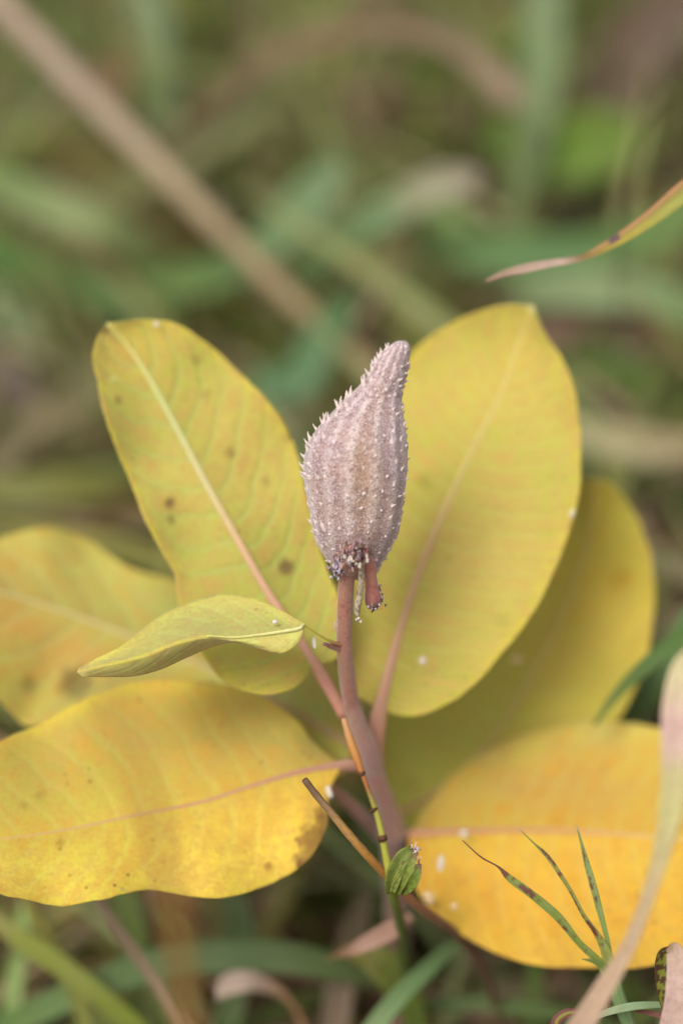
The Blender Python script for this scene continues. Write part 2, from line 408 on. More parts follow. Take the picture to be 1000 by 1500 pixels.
# ------------------------------------------------------------------ blurred blades and stalks one can tell apart behind the plant
def bgblade(name, pts, wpx, stops, label, cat='grass blade', tw=(0, 0), root=None, group=None):
    stops = [(a_, warm(mixc(mixc(c_, S(112, 118, 62), .12), (0, 0, 0), .12))) for a_, c_ in stops]
    pts = [(x_, y_, d_ + .10) for x_, y_, d_ in pts]; wpx = [w_ * .9 for w_ in wpx]
    ex = root
    group = {'grass_blade': 'blurred grass blades behind the plant', 'dead_leaf': 'dead leaves lying in the grass behind the plant', 'straw': 'pale straws lying in the grass behind the plant'}.get(name)
    o = grass_blade(name, pts, wpx, stops, M_turf, None, 24, None, .15, tw, .0006, label, cat, group, wav=.0)
    return o
BG = [
 ('arching_stalk', [(215,250,1.38),(330,135,1.36),(450,62,1.35),(560,38,1.34),(660,62,1.33),(760,150,1.31)], [26,34,36,38,36,44], [(0,S(112,98,66)),(.5,S(134,100,84)),(.8,S(130,104,84)),(1,S(164,134,124))], 'mauve brown dead stalk arching across the top of the photo', 'dead stalk'),
 ('grass_blade', [(100,330,1.40),(270,225,1.38),(380,150,1.38),(500,-20,1.42)], [30,60,62,40], [(0,S(130,128,92)),(1,S(126,134,88))], 'pale olive blade slanting up behind the long dead stalk near the top left'),
 ('grass_blade', [(195,-60,1.45),(222,30,1.44),(238,110,1.43),(250,330,1.42)], [50,56,50,10], [(0,S(112,130,104)),(.6,S(104,122,84)),(1,S(90,100,60))], 'blue green upright blade right of the dead stalk at the top left'),
 ('grass_blade', [(795,-60,1.42),(796,60,1.40),(785,170,1.38),(745,330,1.36)], [54,64,60,24], [(0,S(112,138,112)),(.6,S(120,136,104)),(1,S(92,110,62))], 'wide blue green upright blade at the top, right of the arching stalk'),
 ('grass_blade', [(430,420,1.30),(500,350,1.27),(575,308,1.25),(650,268,1.24),(705,262,1.24)], [40,56,52,50,30], [(0,S(96,124,86)),(.55,S(116,146,118)),(.72,S(160,158,144)),(1,S(176,160,152))], 'blue green blade with pale pink tip above the pod'),
 ('grass_blade', [(-30,252,1.3),(70,300,1.3),(150,330,1.3),(240,380,1.32)], [46,60,60,30], [(0,S(104,132,74)),(.5,S(140,152,116)),(1,S(112,124,80))], 'pale green blade crossing under the dead stalk at the left edge'),
 ('grass_blade', [(-20,360,1.34),(120,420,1.34),(260,470,1.34)], [60,70,40], [(0,S(70,112,44)),(1,S(86,116,58))], 'saturated green blade low at the left edge under the pale one'),
 ('grass_blade', [(180,400,1.34),(280,410,1.32),(360,380,1.3),(480,260,1.3),(500,230,1.3)], [30,60,60,50,10], [(0,S(92,124,56)),(.6,S(112,140,104)),(1,S(120,146,120))], 'green blade bending up between the dead stalk and the pod tip'),
 ('grass_blade', [(600,350,1.3),(740,372,1.28),(860,372,1.27),(1030,300,1.27)], [40,76,70,50], [(0,S(92,124,70)),(.5,S(84,122,78)),(1,S(104,132,74))], 'green blade lying level behind the hanging blade tip'),
 ('grass_blade', [(740,440,1.26),(830,425,1.25),(930,430,1.24),(1060,470,1.24)], [24,60,64,60], [(0,S(118,132,102)),(.5,S(134,152,122)),(1,S(110,136,96))], 'grey green blade running right above the upper right leaf tip'),
 ('grass_blade', [(720,190,1.42),(800,225,1.4),(880,210,1.4),(960,200,1.4)], [50,110,110,50], [(0,S(100,132,50)),(.5,S(108,142,46)),(1,S(104,120,56))], 'bright yellow green leaf clump at the upper right'),
 ('dead_leaf', [(800,330,1.5),(870,190,1.5),(900,120,1.5),(1010,-20,1.5)], [50,120,120,90], [(0,S(118,92,78)),(1,S(98,72,66))], 'dark mauve brown dead leaf at the top right corner', 'dead leaf'),
 ('dead_leaf', [(770,500,1.28),(850,465,1.27),(920,475,1.27),(960,520,1.27)], [40,60,60,20], [(0,S(146,112,100)),(1,S(120,86,72))], 'reddish dead leaf under the grey green blade at the right', 'dead leaf'),
 ('straw', [(790,620,1.17),(870,640,1.16),(950,655,1.15),(1060,655,1.15)], [36,58,62,50], [(0,S(134,138,104)),(.5,S(176,162,130)),(1,S(172,150,122))], 'beige straw lying level right of the upper right leaf', 'straw'),
 ('straw', [(900,812,1.12),(960,825,1.12),(1060,850,1.12)], [30,44,40], [(0,S(140,124,98)),(1,S(150,136,112))], 'grey beige straw right of the yellow leaf behind', 'straw'),
 ('straw', [(-40,700,1.2),(60,620,1.22),(140,575,1.24),(230,520,1.26)], [50,60,56,30], [(0,S(138,124,100)),(.5,S(148,134,106)),(1,S(124,122,88))], 'pale brown straw rising towards the upper left leaf', 'straw'),
 ('dead_leaf', [(-30,520,1.28),(20,560,1.28),(70,610,1.28)], [50,70,40], [(0,S(118,98,92)),(1,S(110,92,86))], 'grey mauve dead leaf at the left edge at mid height', 'dead leaf'),
 ('grass_blade', [(-40,722,1.16),(80,715,1.16),(160,712,1.17),(250,700,1.2)], [40,54,50,20], [(0,S(116,116,52)),(.5,S(124,122,66)),(1,S(110,100,56))], 'olive blade lying level above the leaf at the left edge'),
 ('dead_leaf', [(80,770,1.18),(150,752,1.18),(230,745,1.2)], [24,50,40], [(0,S(112,78,50)),(1,S(118,80,52))], 'rust brown dead leaf behind the upper left leaf', 'dead leaf'),
 ('grass_blade', [(-20,430,1.3),(20,460,1.3),(60,540,1.3)], [50,60,20], [(0,S(128,142,112)),(1,S(104,112,84))], 'blue grey blade tip at the left edge above the mauve leaf'),
 ('grass_blade', [(370,560,1.2),(430,560,1.2),(470,500,1.2),(520,420,1.24)], [50,66,60,20], [(0,S(88,128,100)),(.5,S(96,134,104)),(1,S(84,116,76))], 'blue green blade between the upper left leaf and the pod'),
 ('dead_leaf', [(120,160,1.5),(170,110,1.5),(190,60,1.5)], [30,50,30], [(0,S(140,104,84)),(1,S(122,84,52))], 'rusty dead leaf just right of the dead stalk near the top left', 'dead leaf'),
]
for b in BG: bgblade(*b)
# long dead stalk, its far end down in the turf on the right, near end up on the left
dsC = [P(-150,-150,1.34),P(-10,-5,1.33),P(150,160,1.33),P(300,312,1.32),P(420,432,1.32),P(540,540,1.31),P(640,650,1.30),P(700,740,1.29)]
o = tube('dead_stalk', dsC, [px_w(a, 1.32) for a in (42,39,36,31,28,28,28,28)], cf([(0,S(164,138,118)),(.3,S(172,150,130)),(.5,S(168,150,116)),(.7,S(156,130,94)),(1,S(130,120,80))]), M_dry, None, dsC[-1], n=40, flat=.7)
tag(o, 'long straight dead stalk slanting down from the top left corner', 'dead stalk')
# thin dark stalk at the right
o = tube('thin_stalk', [P(1010,60,1.1),P(975,130,1.1),P(935,200,1.11),P(915,300,1.13),P(905,420,1.2),P(900,560,1.3)], [.0007]*6, cf([(0,S(70,52,46)),(1,S(70,62,40))]), M_dry, None, P(900,560,1.3), n=24, seg=8)
tag(o, 'thin dark stalk hanging at the upper right behind the blade', 'dead stalk')

# ------------------------------------------------------------------ MILKWEED
base = P(585, 1500, 1.035); base.z = 0
MW = empty('milkweed_plant', base)
tag(MW, 'small milkweed with warty mauve pod upright among broad yellow leaves', 'milkweed')

def leaf(mid, left, right, patches, basecol, mat, ns=190, nw=55, wave=.0, wf=9, cup=.0, rimcol=None, th=.0005, label=None, ribw=(16, 10, 3), ribstops=None, petiole=(), spots=(), twist_seed=0):
    """mid/left/right: (px,py,depth) lists all running base -> tip"""
    T = np.linspace(0, 1, ns)
    # denser sampling at both ends
    T = .5 - .5 * np.cos(T * math.pi) * (1 - .0)
    m_, l_, r_ = (cr(x, T) if False else None for x in (mid, left, right))
    def samp(x):
        a = np.array(x, float).copy(); a[:, 2] *= 800    # depth in pixel-like units for spacing
        q = cr([tuple(v_) for v_ in a[:, :3]], T); q[:, 2] /= 800; return q
    m_, l_, r_ = samp(mid), samp(left), samp(right)
    V, Cc, U, F, SPT = [], [], [], [], []
    SS = [math.copysign(abs(s) ** .85, s) for s in np.linspace(-1, 1, nw)]
    for i in range(ns):
        t = T[i]
        for s in SS:
            e = l_[i] if s < 0 else r_[i]; a = abs(s)
            q = m_[i] + (e - m_[i]) * a
            if a > .8:
                q[:2] += (e[:2] - m_[i][:2]) / (np.linalg.norm(e[:2] - m_[i][:2]) + 1e-6) * (a - .8) * 5 * (1.8 * mnoise.noise(Vector((q[0] * .035, q[1] * .035, twist_seed + 2))) + .7 * mnoise.noise(Vector((q[0] * .12, q[1] * .12, 5)))) * min(1, 8 * t, 8 * (1 - t))
            q[2] += cup * (a * (1 - a)) * 4 * math.sin(math.pi * t)
            p = P(*q)
            dz = wave * a ** 1.6 * math.sin(wf * t * math.pi + (1.3 if s < 0 else 0) + twist_seed) * min(1, 6 * t, 6 * (1 - t))
            dz += .0012 * mnoise.noise(p * 28 + Vector((twist_seed, 0, 0))) 
            p = p + cF * (dz)
            c = basecol
            for (pu, pv, ru, rv, pc, k) in patches:
                g = math.exp(-(((t - pu) / ru) ** 2 + ((s - pv) / rv) ** 2)); c = mixc(c, pc, min(1, g * k))
            if rimcol is not None and a > .86: c = mixc(c, rimcol, min(1, ((a - .86) / .12)) * .75)
            sp_ = (0, 0, 0, 0)
            for (sx, sy, sr, scol, sk) in spots:
                dd = math.hypot(q[0] - sx, q[1] - sy)
                wob = 1 + .45 * mnoise.noise(Vector((q[0] * .12, q[1] * .12, 1)))
                if dd < sr * wob * 1.35: sp_ = max(sp_, (*scol, sk * min(1, max(0, (sr * wob * 1.35 - dd) / (sr * .6)))), key=lambda z: z[3])
            V.append(p); Cc.append(c); U.append((t, s)); SPT.append(sp_)
    for i in range(ns - 1):
        for k in range(nw - 1):
            a = i * nw + k; F.append((a, a + 1, a + nw + 1, a + nw))
    o = make('leaf', V, F, mat, MW, Cc, U); solid(o, th)
    at = o.data.color_attributes.new('Spot', 'FLOAT_COLOR', 'POINT'); at.data.foreach_set('color', np.array(SPT, dtype=float).ravel())
    if label: o['label'] = label
    # midrib with its petiole
    step = max(1, ns // 34); cen = nw // 2
    rib = [V[i * nw + cen] - cF * .0001 for i in range(2, ns - 2, step)]
    pet = [P(*p) for p in petiole]
    full = pet + rib; npet = len(pet)
    rad = []
    for i, p in enumerate(full):
        tt = i / (len(full) - 1)
        wpx = np.interp(tt, [0, .35, 1], ribw); rad.append(wpx * .5 * K * proj(p)[2])
    stops = ribstops or [(0, S(176, 118, 108)), (.35, S(190, 150, 118)), (.6, S(190, 188, 120)), (1, S(196, 190, 90))]
    v, f, c, u = tube_geo(full, rad, cf(stops), n=60, seg=10, flat=.45)
    make('midrib', v, f, M_vein, o, c, u)
    return o

Y = S(202, 182, 62); YG = S(176, 176, 66); GRN = S(150, 160, 62); OR = S(206, 164, 74); TANP = S(196, 160, 92)
VPALE = S(178, 186, 104)
BR = S(104, 62, 44)
mA = leaf_material('leaf_yellow_green', 3, S(160, 168, 58), S(192, 158, 80), 13, VPALE, .42, .5)
mB = leaf_material('leaf_yellow', 17, S(166, 172, 56), S(198, 166, 84), 21, S(204, 196, 104), .5, .5, .3, 1.)
mC = leaf_material('leaf_olive', 29, S(178, 178, 62), S(196, 168, 56), 12, S(196, 188, 92), .25, .3, .14, 1.)
mD = leaf_material('leaf_orange', 41, S(212, 188, 54), S(214, 158, 44), 15, S(212, 190, 100), .42, .7, .14, 1.2, .5)
mE = leaf_material('leaf_gold', 53, S(196, 186, 58), S(208, 160, 58), 13, S(206, 196, 104), .36, .8, .09, 1.4, .4)
mF = leaf_material('leaf_far', 67, S(172, 182, 84), S(206, 156, 62), 11, S(196, 200, 124), .3, .4, .15, 1.)
mH = leaf_material('leaf_small', 71, S(176, 184, 84), S(196, 172, 96), 9, S(206, 206, 138), .25, .5, .10, .8, .35)

# far left leaf
leaf([(518,1095,.945),(400,1025,.955),(300,978,.965),(170,925,.97),(80,892,.965),(0,868,.955),(-90,850,.94)],
     [(518,1095,.945),(528,1040,.96),(500,975,.975),(430,915,.985),(350,880,.99),(255,850,.985),(190,832,.985),(130,792,.985),(80,773,.98),(20,782,.975),(-50,810,.96),(-90,850,.94)],
     [(518,1095,.945),(500,1135,.94),(455,1145,.94),(330,1110,.95),(230,1040,.945),(130,1022,.94),(85,1048,.94),(40,1063,.94),(0,1028,.935),(-60,970,.935),(-90,850,.94)],
     [(.6,.4,.16,.4,S(206,142,62),.95),(.8,.35,.14,.3,S(208,150,66),.9),(.8,.8,.12,.3,S(206,182,44),.8),(.8,-.5,.2,.5,S(196,184,84),.8),(.2,0,.3,1.2,S(168,178,66),.9),(.93,0,.1,1,S(206,170,60),.7),(.45,-.5,.15,.5,S(160,168,84),.7)],
     S(190,190,84), mF, wave=.002, cup=.004, rimcol=S(206,186,70), label='blurred yellow leaf reaching to the left edge behind the upper left leaf',
     ribw=(14,10,5), petiole=[(545,1130,.945)], ribstops=[(0,S(170,120,100)),(.3,S(176,160,110)),(1,S(206,204,140))],
     spots=[(112,1000,22,S(84,66,34),.75),(40,1005,12,S(120,100,40),.5)])
# leaf behind on the right
leaf([(575,1200,.985),(640,1160,.99),(720,1085,.995),(780,990,1.0),(830,890,1.0),(862,790,1.0),(872,702,.99)],
     [(575,1200,.985),(548,1120,1.0),(560,1020,1.015),(620,930,1.02),(700,830,1.025),(780,740,1.015),(840,702,1.0),(872,702,.99)],
     [(575,1200,.985),(620,1235,.98),(720,1225,.975),(820,1160,.975),(900,1065,.975),(938,985,.975),(958,890,.98),(950,810,.985),(920,738,.99),(890,706,.99),(872,702,.99)],
     [(.1,0,.3,1.3,S(164,174,62),.95),(.35,-.5,.25,.6,S(172,176,62),.8),(.75,.3,.2,.8,S(204,174,34),.9),(.55,.4,.15,.5,S(196,166,64),.6),(.95,0,.1,1,S(206,178,52),.6)],
     S(196,184,64), mC, wave=.0025, cup=.003, rimcol=S(212,184,60), label='blurred yellow leaf behind the upper right leaf',
     ribw=(16,14,6), petiole=[(568,1225,.975)], ribstops=[(0,S(176,130,100)),(.3,S(190,168,90)),(1,S(186,170,70))],
     spots=[(905,850,18,S(176,130,30),.5)])
# upper right leaf
leaf([(556,1040,.912),(575,965,.918),(600,880,.925),(640,775,.932),(690,665,.94),(738,570,.945),(765,490,.945),(780,448,.94)],
     [(556,1040,.912),(520,1015,.918),(500,960,.925),(494,880,.935),(505,780,.945),(530,680,.955),(560,595,.96),(600,520,.96),(650,480,.955),(700,456,.945),(745,446,.942),(780,448,.94)],
     [(556,1040,.912),(600,1050,.912),(660,1028,.912),(725,970,.912),(790,880,.915),(832,785,.92),(850,690,.925),(846,600,.93),(825,530,.935),(796,485,.938),(780,448,.94)],
     [(.9,0,.12,1,S(212,182,60),.8),(.45,.45,.25,.5,S(200,168,84),.75),(.65,-.5,.2,.4,S(200,176,64),.6),(.1,0,.2,1.2,S(176,164,40),.7),(.2,.5,.2,.5,S(178,166,70),.5),(.45,-.6,.2,.5,S(178,166,50),.5)],
     S(196,188,70), mB, wave=.0022, cup=.003, rimcol=S(216,190,48), label='upright broad yellow leaf to the right of the pod',
     ribw=(26,15,7), petiole=[(552,1150,.925),(550,1095,.915)], ribstops=[(0,S(176,118,108)),(.2,S(198,142,122)),(.45,S(200,156,116)),(.62,S(202,186,108)),(1,S(206,192,96))],
     spots=[(619,967,8,S(230,220,170),.3),(622,706,9,S(140,112,40),.5),(838,752,6,S(236,226,190),.8),(778,452,5,S(226,216,180),.9),(735,910,8,S(150,126,60),.4),(640,490,7,S(150,120,50),.4)])
# upper left leaf
leaf([(462,975,.892),(430,925,.895),(395,872,.898),(345,785,.903),(300,705,.908),(255,620,.912),(210,540,.915),(175,492,.915),(158,474,.912)],
     [(462,975,.892),(430,1008,.885),(380,1017,.885),(330,1000,.888),(292,950,.892),(264,895,.895),(256,845,.897),(225,785,.9),(190,705,.902),(160,625,.903),(143,560,.904),(137,515,.906),(146,490,.91),(158,474,.912)],
     [(462,975,.892),(492,965,.895),(505,915,.9),(492,865,.905),(468,800,.908),(448,720,.912),(428,645,.914),(395,590,.915),(350,545,.916),(300,500,.917),(255,474,.917),(205,468,.915),(175,472,.913),(158,474,.912)],
     [(.92,0,.12,1,S(212,180,60),.8),(.6,.5,.22,.5,S(200,172,72),.7),(.7,-.4,.18,.4,S(196,166,80),.5),(.1,-.6,.15,.6,S(196,166,36),.8),(.28,0,.12,1,S(164,170,54),.8),(.42,-.5,.14,.5,S(166,164,50),.5),(.9,.5,.1,.5,S(212,176,40),.5)],
     S(186,186,74), mA, wave=.002, cup=.004, rimcol=S(216,192,40), label='upright yellow green leaf to the left of the pod with a dark spot low down',
     ribw=(18,12,6), petiole=[(505,1050,.893),(490,1022,.892)], ribstops=[(0,S(176,112,104)),(.2,S(186,130,112)),(.42,S(196,156,118)),(.6,S(190,186,126)),(.8,S(176,192,116)),(1,S(196,186,90))],
     spots=[(418,832,11,S(92,52,46),.95),(336,664,8,S(140,104,60),.8),(250,738,7,S(110,80,50),.85),(250,760,6,S(110,80,50),.8),(288,527,8,S(140,110,50),.6),(173,587,5,S(110,84,40),.8),(303,577,6,S(150,120,60),.6),(154,484,6,S(120,84,50),.8),(159,474,3,S(226,216,190),.9),(420,640,5,S(150,110,60),.5),(180,690,6,S(150,110,60),.5),(228,474,4,S(240,230,200),.8),(165,555,5,S(226,216,150),.5),(391,706,7,S(150,116,70),.6)])
# lower right leaf
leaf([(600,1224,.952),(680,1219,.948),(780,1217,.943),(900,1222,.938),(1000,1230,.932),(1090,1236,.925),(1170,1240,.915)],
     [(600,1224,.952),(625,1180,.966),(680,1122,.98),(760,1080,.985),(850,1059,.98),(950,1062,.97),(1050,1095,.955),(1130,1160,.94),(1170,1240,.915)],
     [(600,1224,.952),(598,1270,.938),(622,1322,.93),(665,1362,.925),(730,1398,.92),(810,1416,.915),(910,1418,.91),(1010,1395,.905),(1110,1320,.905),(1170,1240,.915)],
     [(.3,-.5,.3,.4,S(190,158,76),1),(.65,-.5,.3,.45,S(196,160,64),1),(.1,-.5,.12,.6,S(170,154,72),.9),(.35,-1,.4,.25,S(192,184,92),1),(.3,.5,.35,.6,S(230,174,28),1),(.7,.6,.3,.6,S(232,176,26),1)],  # duller upper half: partly pigment, partly gloss and translucency painted into the colour
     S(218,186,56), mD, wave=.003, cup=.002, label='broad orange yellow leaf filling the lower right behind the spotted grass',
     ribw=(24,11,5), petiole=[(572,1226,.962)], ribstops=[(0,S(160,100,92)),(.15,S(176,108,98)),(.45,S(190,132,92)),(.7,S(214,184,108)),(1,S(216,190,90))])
# lower left leaf
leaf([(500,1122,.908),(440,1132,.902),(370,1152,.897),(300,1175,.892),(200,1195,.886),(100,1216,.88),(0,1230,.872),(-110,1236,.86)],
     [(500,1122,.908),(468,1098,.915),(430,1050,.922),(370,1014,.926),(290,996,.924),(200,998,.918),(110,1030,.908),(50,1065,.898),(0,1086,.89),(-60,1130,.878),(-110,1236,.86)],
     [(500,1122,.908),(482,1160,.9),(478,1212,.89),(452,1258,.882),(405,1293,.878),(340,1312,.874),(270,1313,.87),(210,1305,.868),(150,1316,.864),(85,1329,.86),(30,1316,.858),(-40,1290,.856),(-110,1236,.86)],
     [(.3,-.6,.25,.45,S(184,152,56),.95),(.6,-.5,.28,.5,S(176,158,60),.95),(.85,-.5,.2,.5,S(182,168,62),.95),(.1,-.6,.15,.6,S(168,158,66),.9),(.12,.6,.2,.5,S(240,194,48),1),(.45,.6,.3,.55,S(238,202,58),1),(.8,.6,.3,.5,S(230,206,70),.9)],  # olive above, bright below: pigment plus how each half takes light, both painted in
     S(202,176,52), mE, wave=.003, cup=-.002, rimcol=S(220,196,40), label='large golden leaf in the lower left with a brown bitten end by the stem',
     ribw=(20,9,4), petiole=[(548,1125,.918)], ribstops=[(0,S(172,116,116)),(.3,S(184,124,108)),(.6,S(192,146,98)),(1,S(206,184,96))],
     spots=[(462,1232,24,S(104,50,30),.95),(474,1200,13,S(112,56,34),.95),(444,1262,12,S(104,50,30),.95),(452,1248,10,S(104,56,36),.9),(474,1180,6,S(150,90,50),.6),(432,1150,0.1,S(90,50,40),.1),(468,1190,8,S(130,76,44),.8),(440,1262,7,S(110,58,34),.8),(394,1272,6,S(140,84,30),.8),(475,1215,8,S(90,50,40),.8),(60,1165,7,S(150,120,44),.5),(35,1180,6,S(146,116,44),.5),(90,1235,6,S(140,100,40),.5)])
# petiole of a leaf turned away behind the stem, low left
tube('petiole', [P(480,1150,.925), P(515,1180,.94), P(560,1225,.965)], [px_w(14,.93), px_w(20,.94), px_w(22,.96)], cf([(0,S(190,130,110)),(1,S(150,92,84))]), M_stem, MW, n=14)

# small curled leaf in front: top edge, fold line, near edge
ns = 90; Ts = np.linspace(0, 1, ns)
top = [(446,914,.846),(436,908,.849),(415,896,.855),(380,879,.862),(330,870,.868),(285,880,.868),(240,899,.864),(205,925,.858),(175,948,.852),(136,967,.848),(116,979,.845)]
foldl = [(446,914,.846),(440,922,.845),(415,927,.845),(380,932,.845),(340,936,.844),(300,934,.842),(255,944,.841),(215,960,.841),(180,969,.842),(140,978,.844),(113,985,.845)]
near = [(446,914,.846),(441,935,.8445),(424,953,.844),(400,956,.844),(352,942,.848),(320,944,.853),(275,962,.853),(235,980,.852),(195,990,.85),(146,991,.848),(121,991,.845)]
def samp3(x):
    a = np.array(x, float); q = []
    T0 = np.linspace(0, 1, len(a))
    # uniform parameter so that the three rails correspond
    m = np.gradient(a, axis=0) * (len(a) - 1)
    k = np.clip((Ts * (len(a) - 1)).astype(int), 0, len(a) - 2); u = (Ts * (len(a) - 1) - k)[:, None]; h = 1 / (len(a) - 1)
    return (2*u**3-3*u**2+1)*a[k] + (u**3-2*u**2+u)*h*m[k] + (-2*u**3+3*u**2)*a[k+1] + (u**3-u**2)*h*m[k+1]
a_, b_, c_ = samp3(top), samp3(foldl), samp3(near)
V, Cc, U, F = [], [], [], []; nw = 25
for i in range(ns):
    t = Ts[i]
    for s in np.linspace(-1, 1, nw):
        if s < 0: q = b_[i] + (a_[i] - b_[i]) * (-s); q[2] += .004 * math.sin(math.pi * -s) * math.sin(math.pi * t)
        else: q = b_[i] + (c_[i] - b_[i]) * s; q[2] -= .002 * math.sin(math.pi * s) * math.sin(math.pi * t)
        p = P(*q) + cF * (.0008 * mnoise.noise(P(*q) * 60))
        c = mixc(S(204,202,104), S(218,202,88), math.exp(-((t - .8) / .2) ** 2))
        c = mixc(c, S(206,196,60), .8 * math.exp(-((s + 1) / .12) ** 2))
        if t > .4: c = mixc(c, S(222,192,48), .9 * math.exp(-((s - .03) / .14) ** 2) * min(1, (t - .4) * 5))
        if s > .1 and t > .4: c = mixc(c, S(206,196,122), .6)
        if s > .85: c = mixc(c, S(214,186,60), .6)
        c = mixc(c, S(170,178,76), .6 * math.exp(-((t - .25) / .18) ** 2 - ((s + .5) / .5) ** 2))
        if t > .93: c = mixc(c, S(190,160,110), .5)
        V.append(p); Cc.append(c); U.append((t, s))
for i in range(ns - 1):
    for k in range(nw - 1):
        a = i * nw + k; F.append((a, a + 1, a + nw + 1, a + nw))
lh = make('leaf', V, F, mH, MW, Cc, U); solid(lh, .00045); lh.data.color_attributes.new('Spot', 'FLOAT_COLOR', 'POINT').data.foreach_set('color', [0.] * (4 * len(V)))
lh['label'] = 'small curled yellow green leaf pointing left in front of the others'
rib = [P(q[0], q[1] - 2, q[2] - .0008) for q in b_[4:46:4]]
tube('midrib', rib, [px_w(w_, .845) for w_ in np.linspace(7, 3, len(rib))], cf([(0,S(208,204,140)),(1,S(200,196,110))]), M_rib, lh, n=26, seg=8, flat=.5)
tube('petiole', [P(503,946,.866),P(486,940,.861),P(472,933,.856),P(458,924,.851),P(443,914,.846)], [px_w(w_,.85) for w_ in (7,5,3.2,3,3.2)], cf([(0,S(150,86,76)),(.25,S(170,130,80)),(.4,S(190,180,80)),(1,S(206,196,90))]), M_rib, lh, n=16, seg=10)

# stem
stC = [P(512,822,.852),P(507,850,.853),P(505,900,.86),P(504,945,.868),P(508,990,.878),P(517,1040,.892),P(532,1090,.908),P(550,1140,.922),P(568,1195,.942),P(577,1250,.962),P(580,1320,.985),P(583,1400,1.01)]
gB = Vector(base); stC.append(gB)
stR = [px_w(w_, d) for w_, d in zip((22,23,23,23,23,25,28,30,32,34,34,34), (.85,.85,.86,.87,.88,.89,.91,.92,.94,.96,.985,1.01))] + [.0065]
SP = [(0,S(166,104,88)),(.12,S(158,96,80)),(.3,S(154,98,88)),(.45,S(150,102,92)),(.6,S(138,88,78)),(.7,S(112,62,52)),(1,S(80,44,34))]  # last stops darken towards the root: shade near the ground put into the colour
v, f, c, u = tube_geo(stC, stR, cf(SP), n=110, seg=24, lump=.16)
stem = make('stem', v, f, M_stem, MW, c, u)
pts, nr = [], []
for _ in range(5200):
    i = int(random.random() ** 1.3 * 85); k = random.randrange(24); a = v[i * 24 + k]; b = v[(i + 1) * 24 + (k + 1) % 24]
    p = a.lerp(b, random.random()); cc = sum((v[i * 24 + q] for q in range(0, 24, 6)), Vector()) / 4
    pts.append(p); nr.append((p - cc).normalized())
fuzz_mesh('stem_hairs', pts, nr, .0005, .00002, stem)
# joint swelling where the leaf stalks meet the stem
tube('leaf_joint', [P(512,1015,.884),P(524,1062,.897),P(538,1100,.908),P(552,1135,.92)], [px_w(w_,.9) for w_ in (14,28,34,22)], cf([(0,S(168,118,112)),(1,S(164,124,118))]), M_stem, MW, n=20, seg=18, lump=.12)
tube('leaf_joint', [P(566,1180,.938),P(574,1218,.95),P(578,1250,.962)], [px_w(w_,.95) for w_ in (24,40,24)], cf([(0,S(150,108,100)),(1,S(140,92,84))]), M_stem, MW, n=20, seg=18, lump=.12)
# short snapped petiole stubs on the left of the stem
tube('petiole_stub', [P(500,950,.868),P(486,947,.864),P(474,943,.861)], [px_w(w_,.86) for w_ in (13,9,6)], cf([(0,S(140,80,70)),(1,S(120,60,56))]), M_stem, MW, n=10, seg=10, lump=.3)
tube('petiole_stub', [P(500,930,.866),P(494,920,.864),P(491,912,.863)], [px_w(w_,.86) for w_ in (10,8,5)], cf([(0,S(190,160,130)),(1,S(210,190,160))]), M_stem, MW, n=10, seg=10, lump=.4)

# ---- seed pod: rings through its outline
pod_y = [499,503,510,522,534,553,565,583,600,617,636,657,685,712,746,780,804,826,840,850]
pod_l = [584,575,566,554,546,536,525,506,490,474,460,450,445,446,451,459,469,484,498,515]
pod_r = [592,597,600,599,597,594,591,588,588,591,593,595,596,595,591,583,572,560,551,533]
pod_d = [.838,.838,.839,.840,.841,.842,.843,.845,.846,.847,.848,.849,.851,.853,.856,.859,.862,.864,.865,.866]
ny = 150; seg = 112
A = cr([(l, y_, 0) for l, y_ in zip(pod_l, pod_y)], 200); B = cr([(r, y_, 0) for r, y_ in zip(pod_r, pod_y)], 200)
yy = 849.5 - (849.5 - 499.3) * (.5 - .5 * np.cos(np.linspace(0, math.pi, ny)))   # base -> tip
Lx = np.interp(yy, A[:, 1], A[:, 0]); Rx = np.interp(yy, B[:, 1], B[:, 0]); Dz = np.interp(yy, pod_y, pod_d)
NR = 13
V, Cc, U, F = [], [], [], []
RNG = []
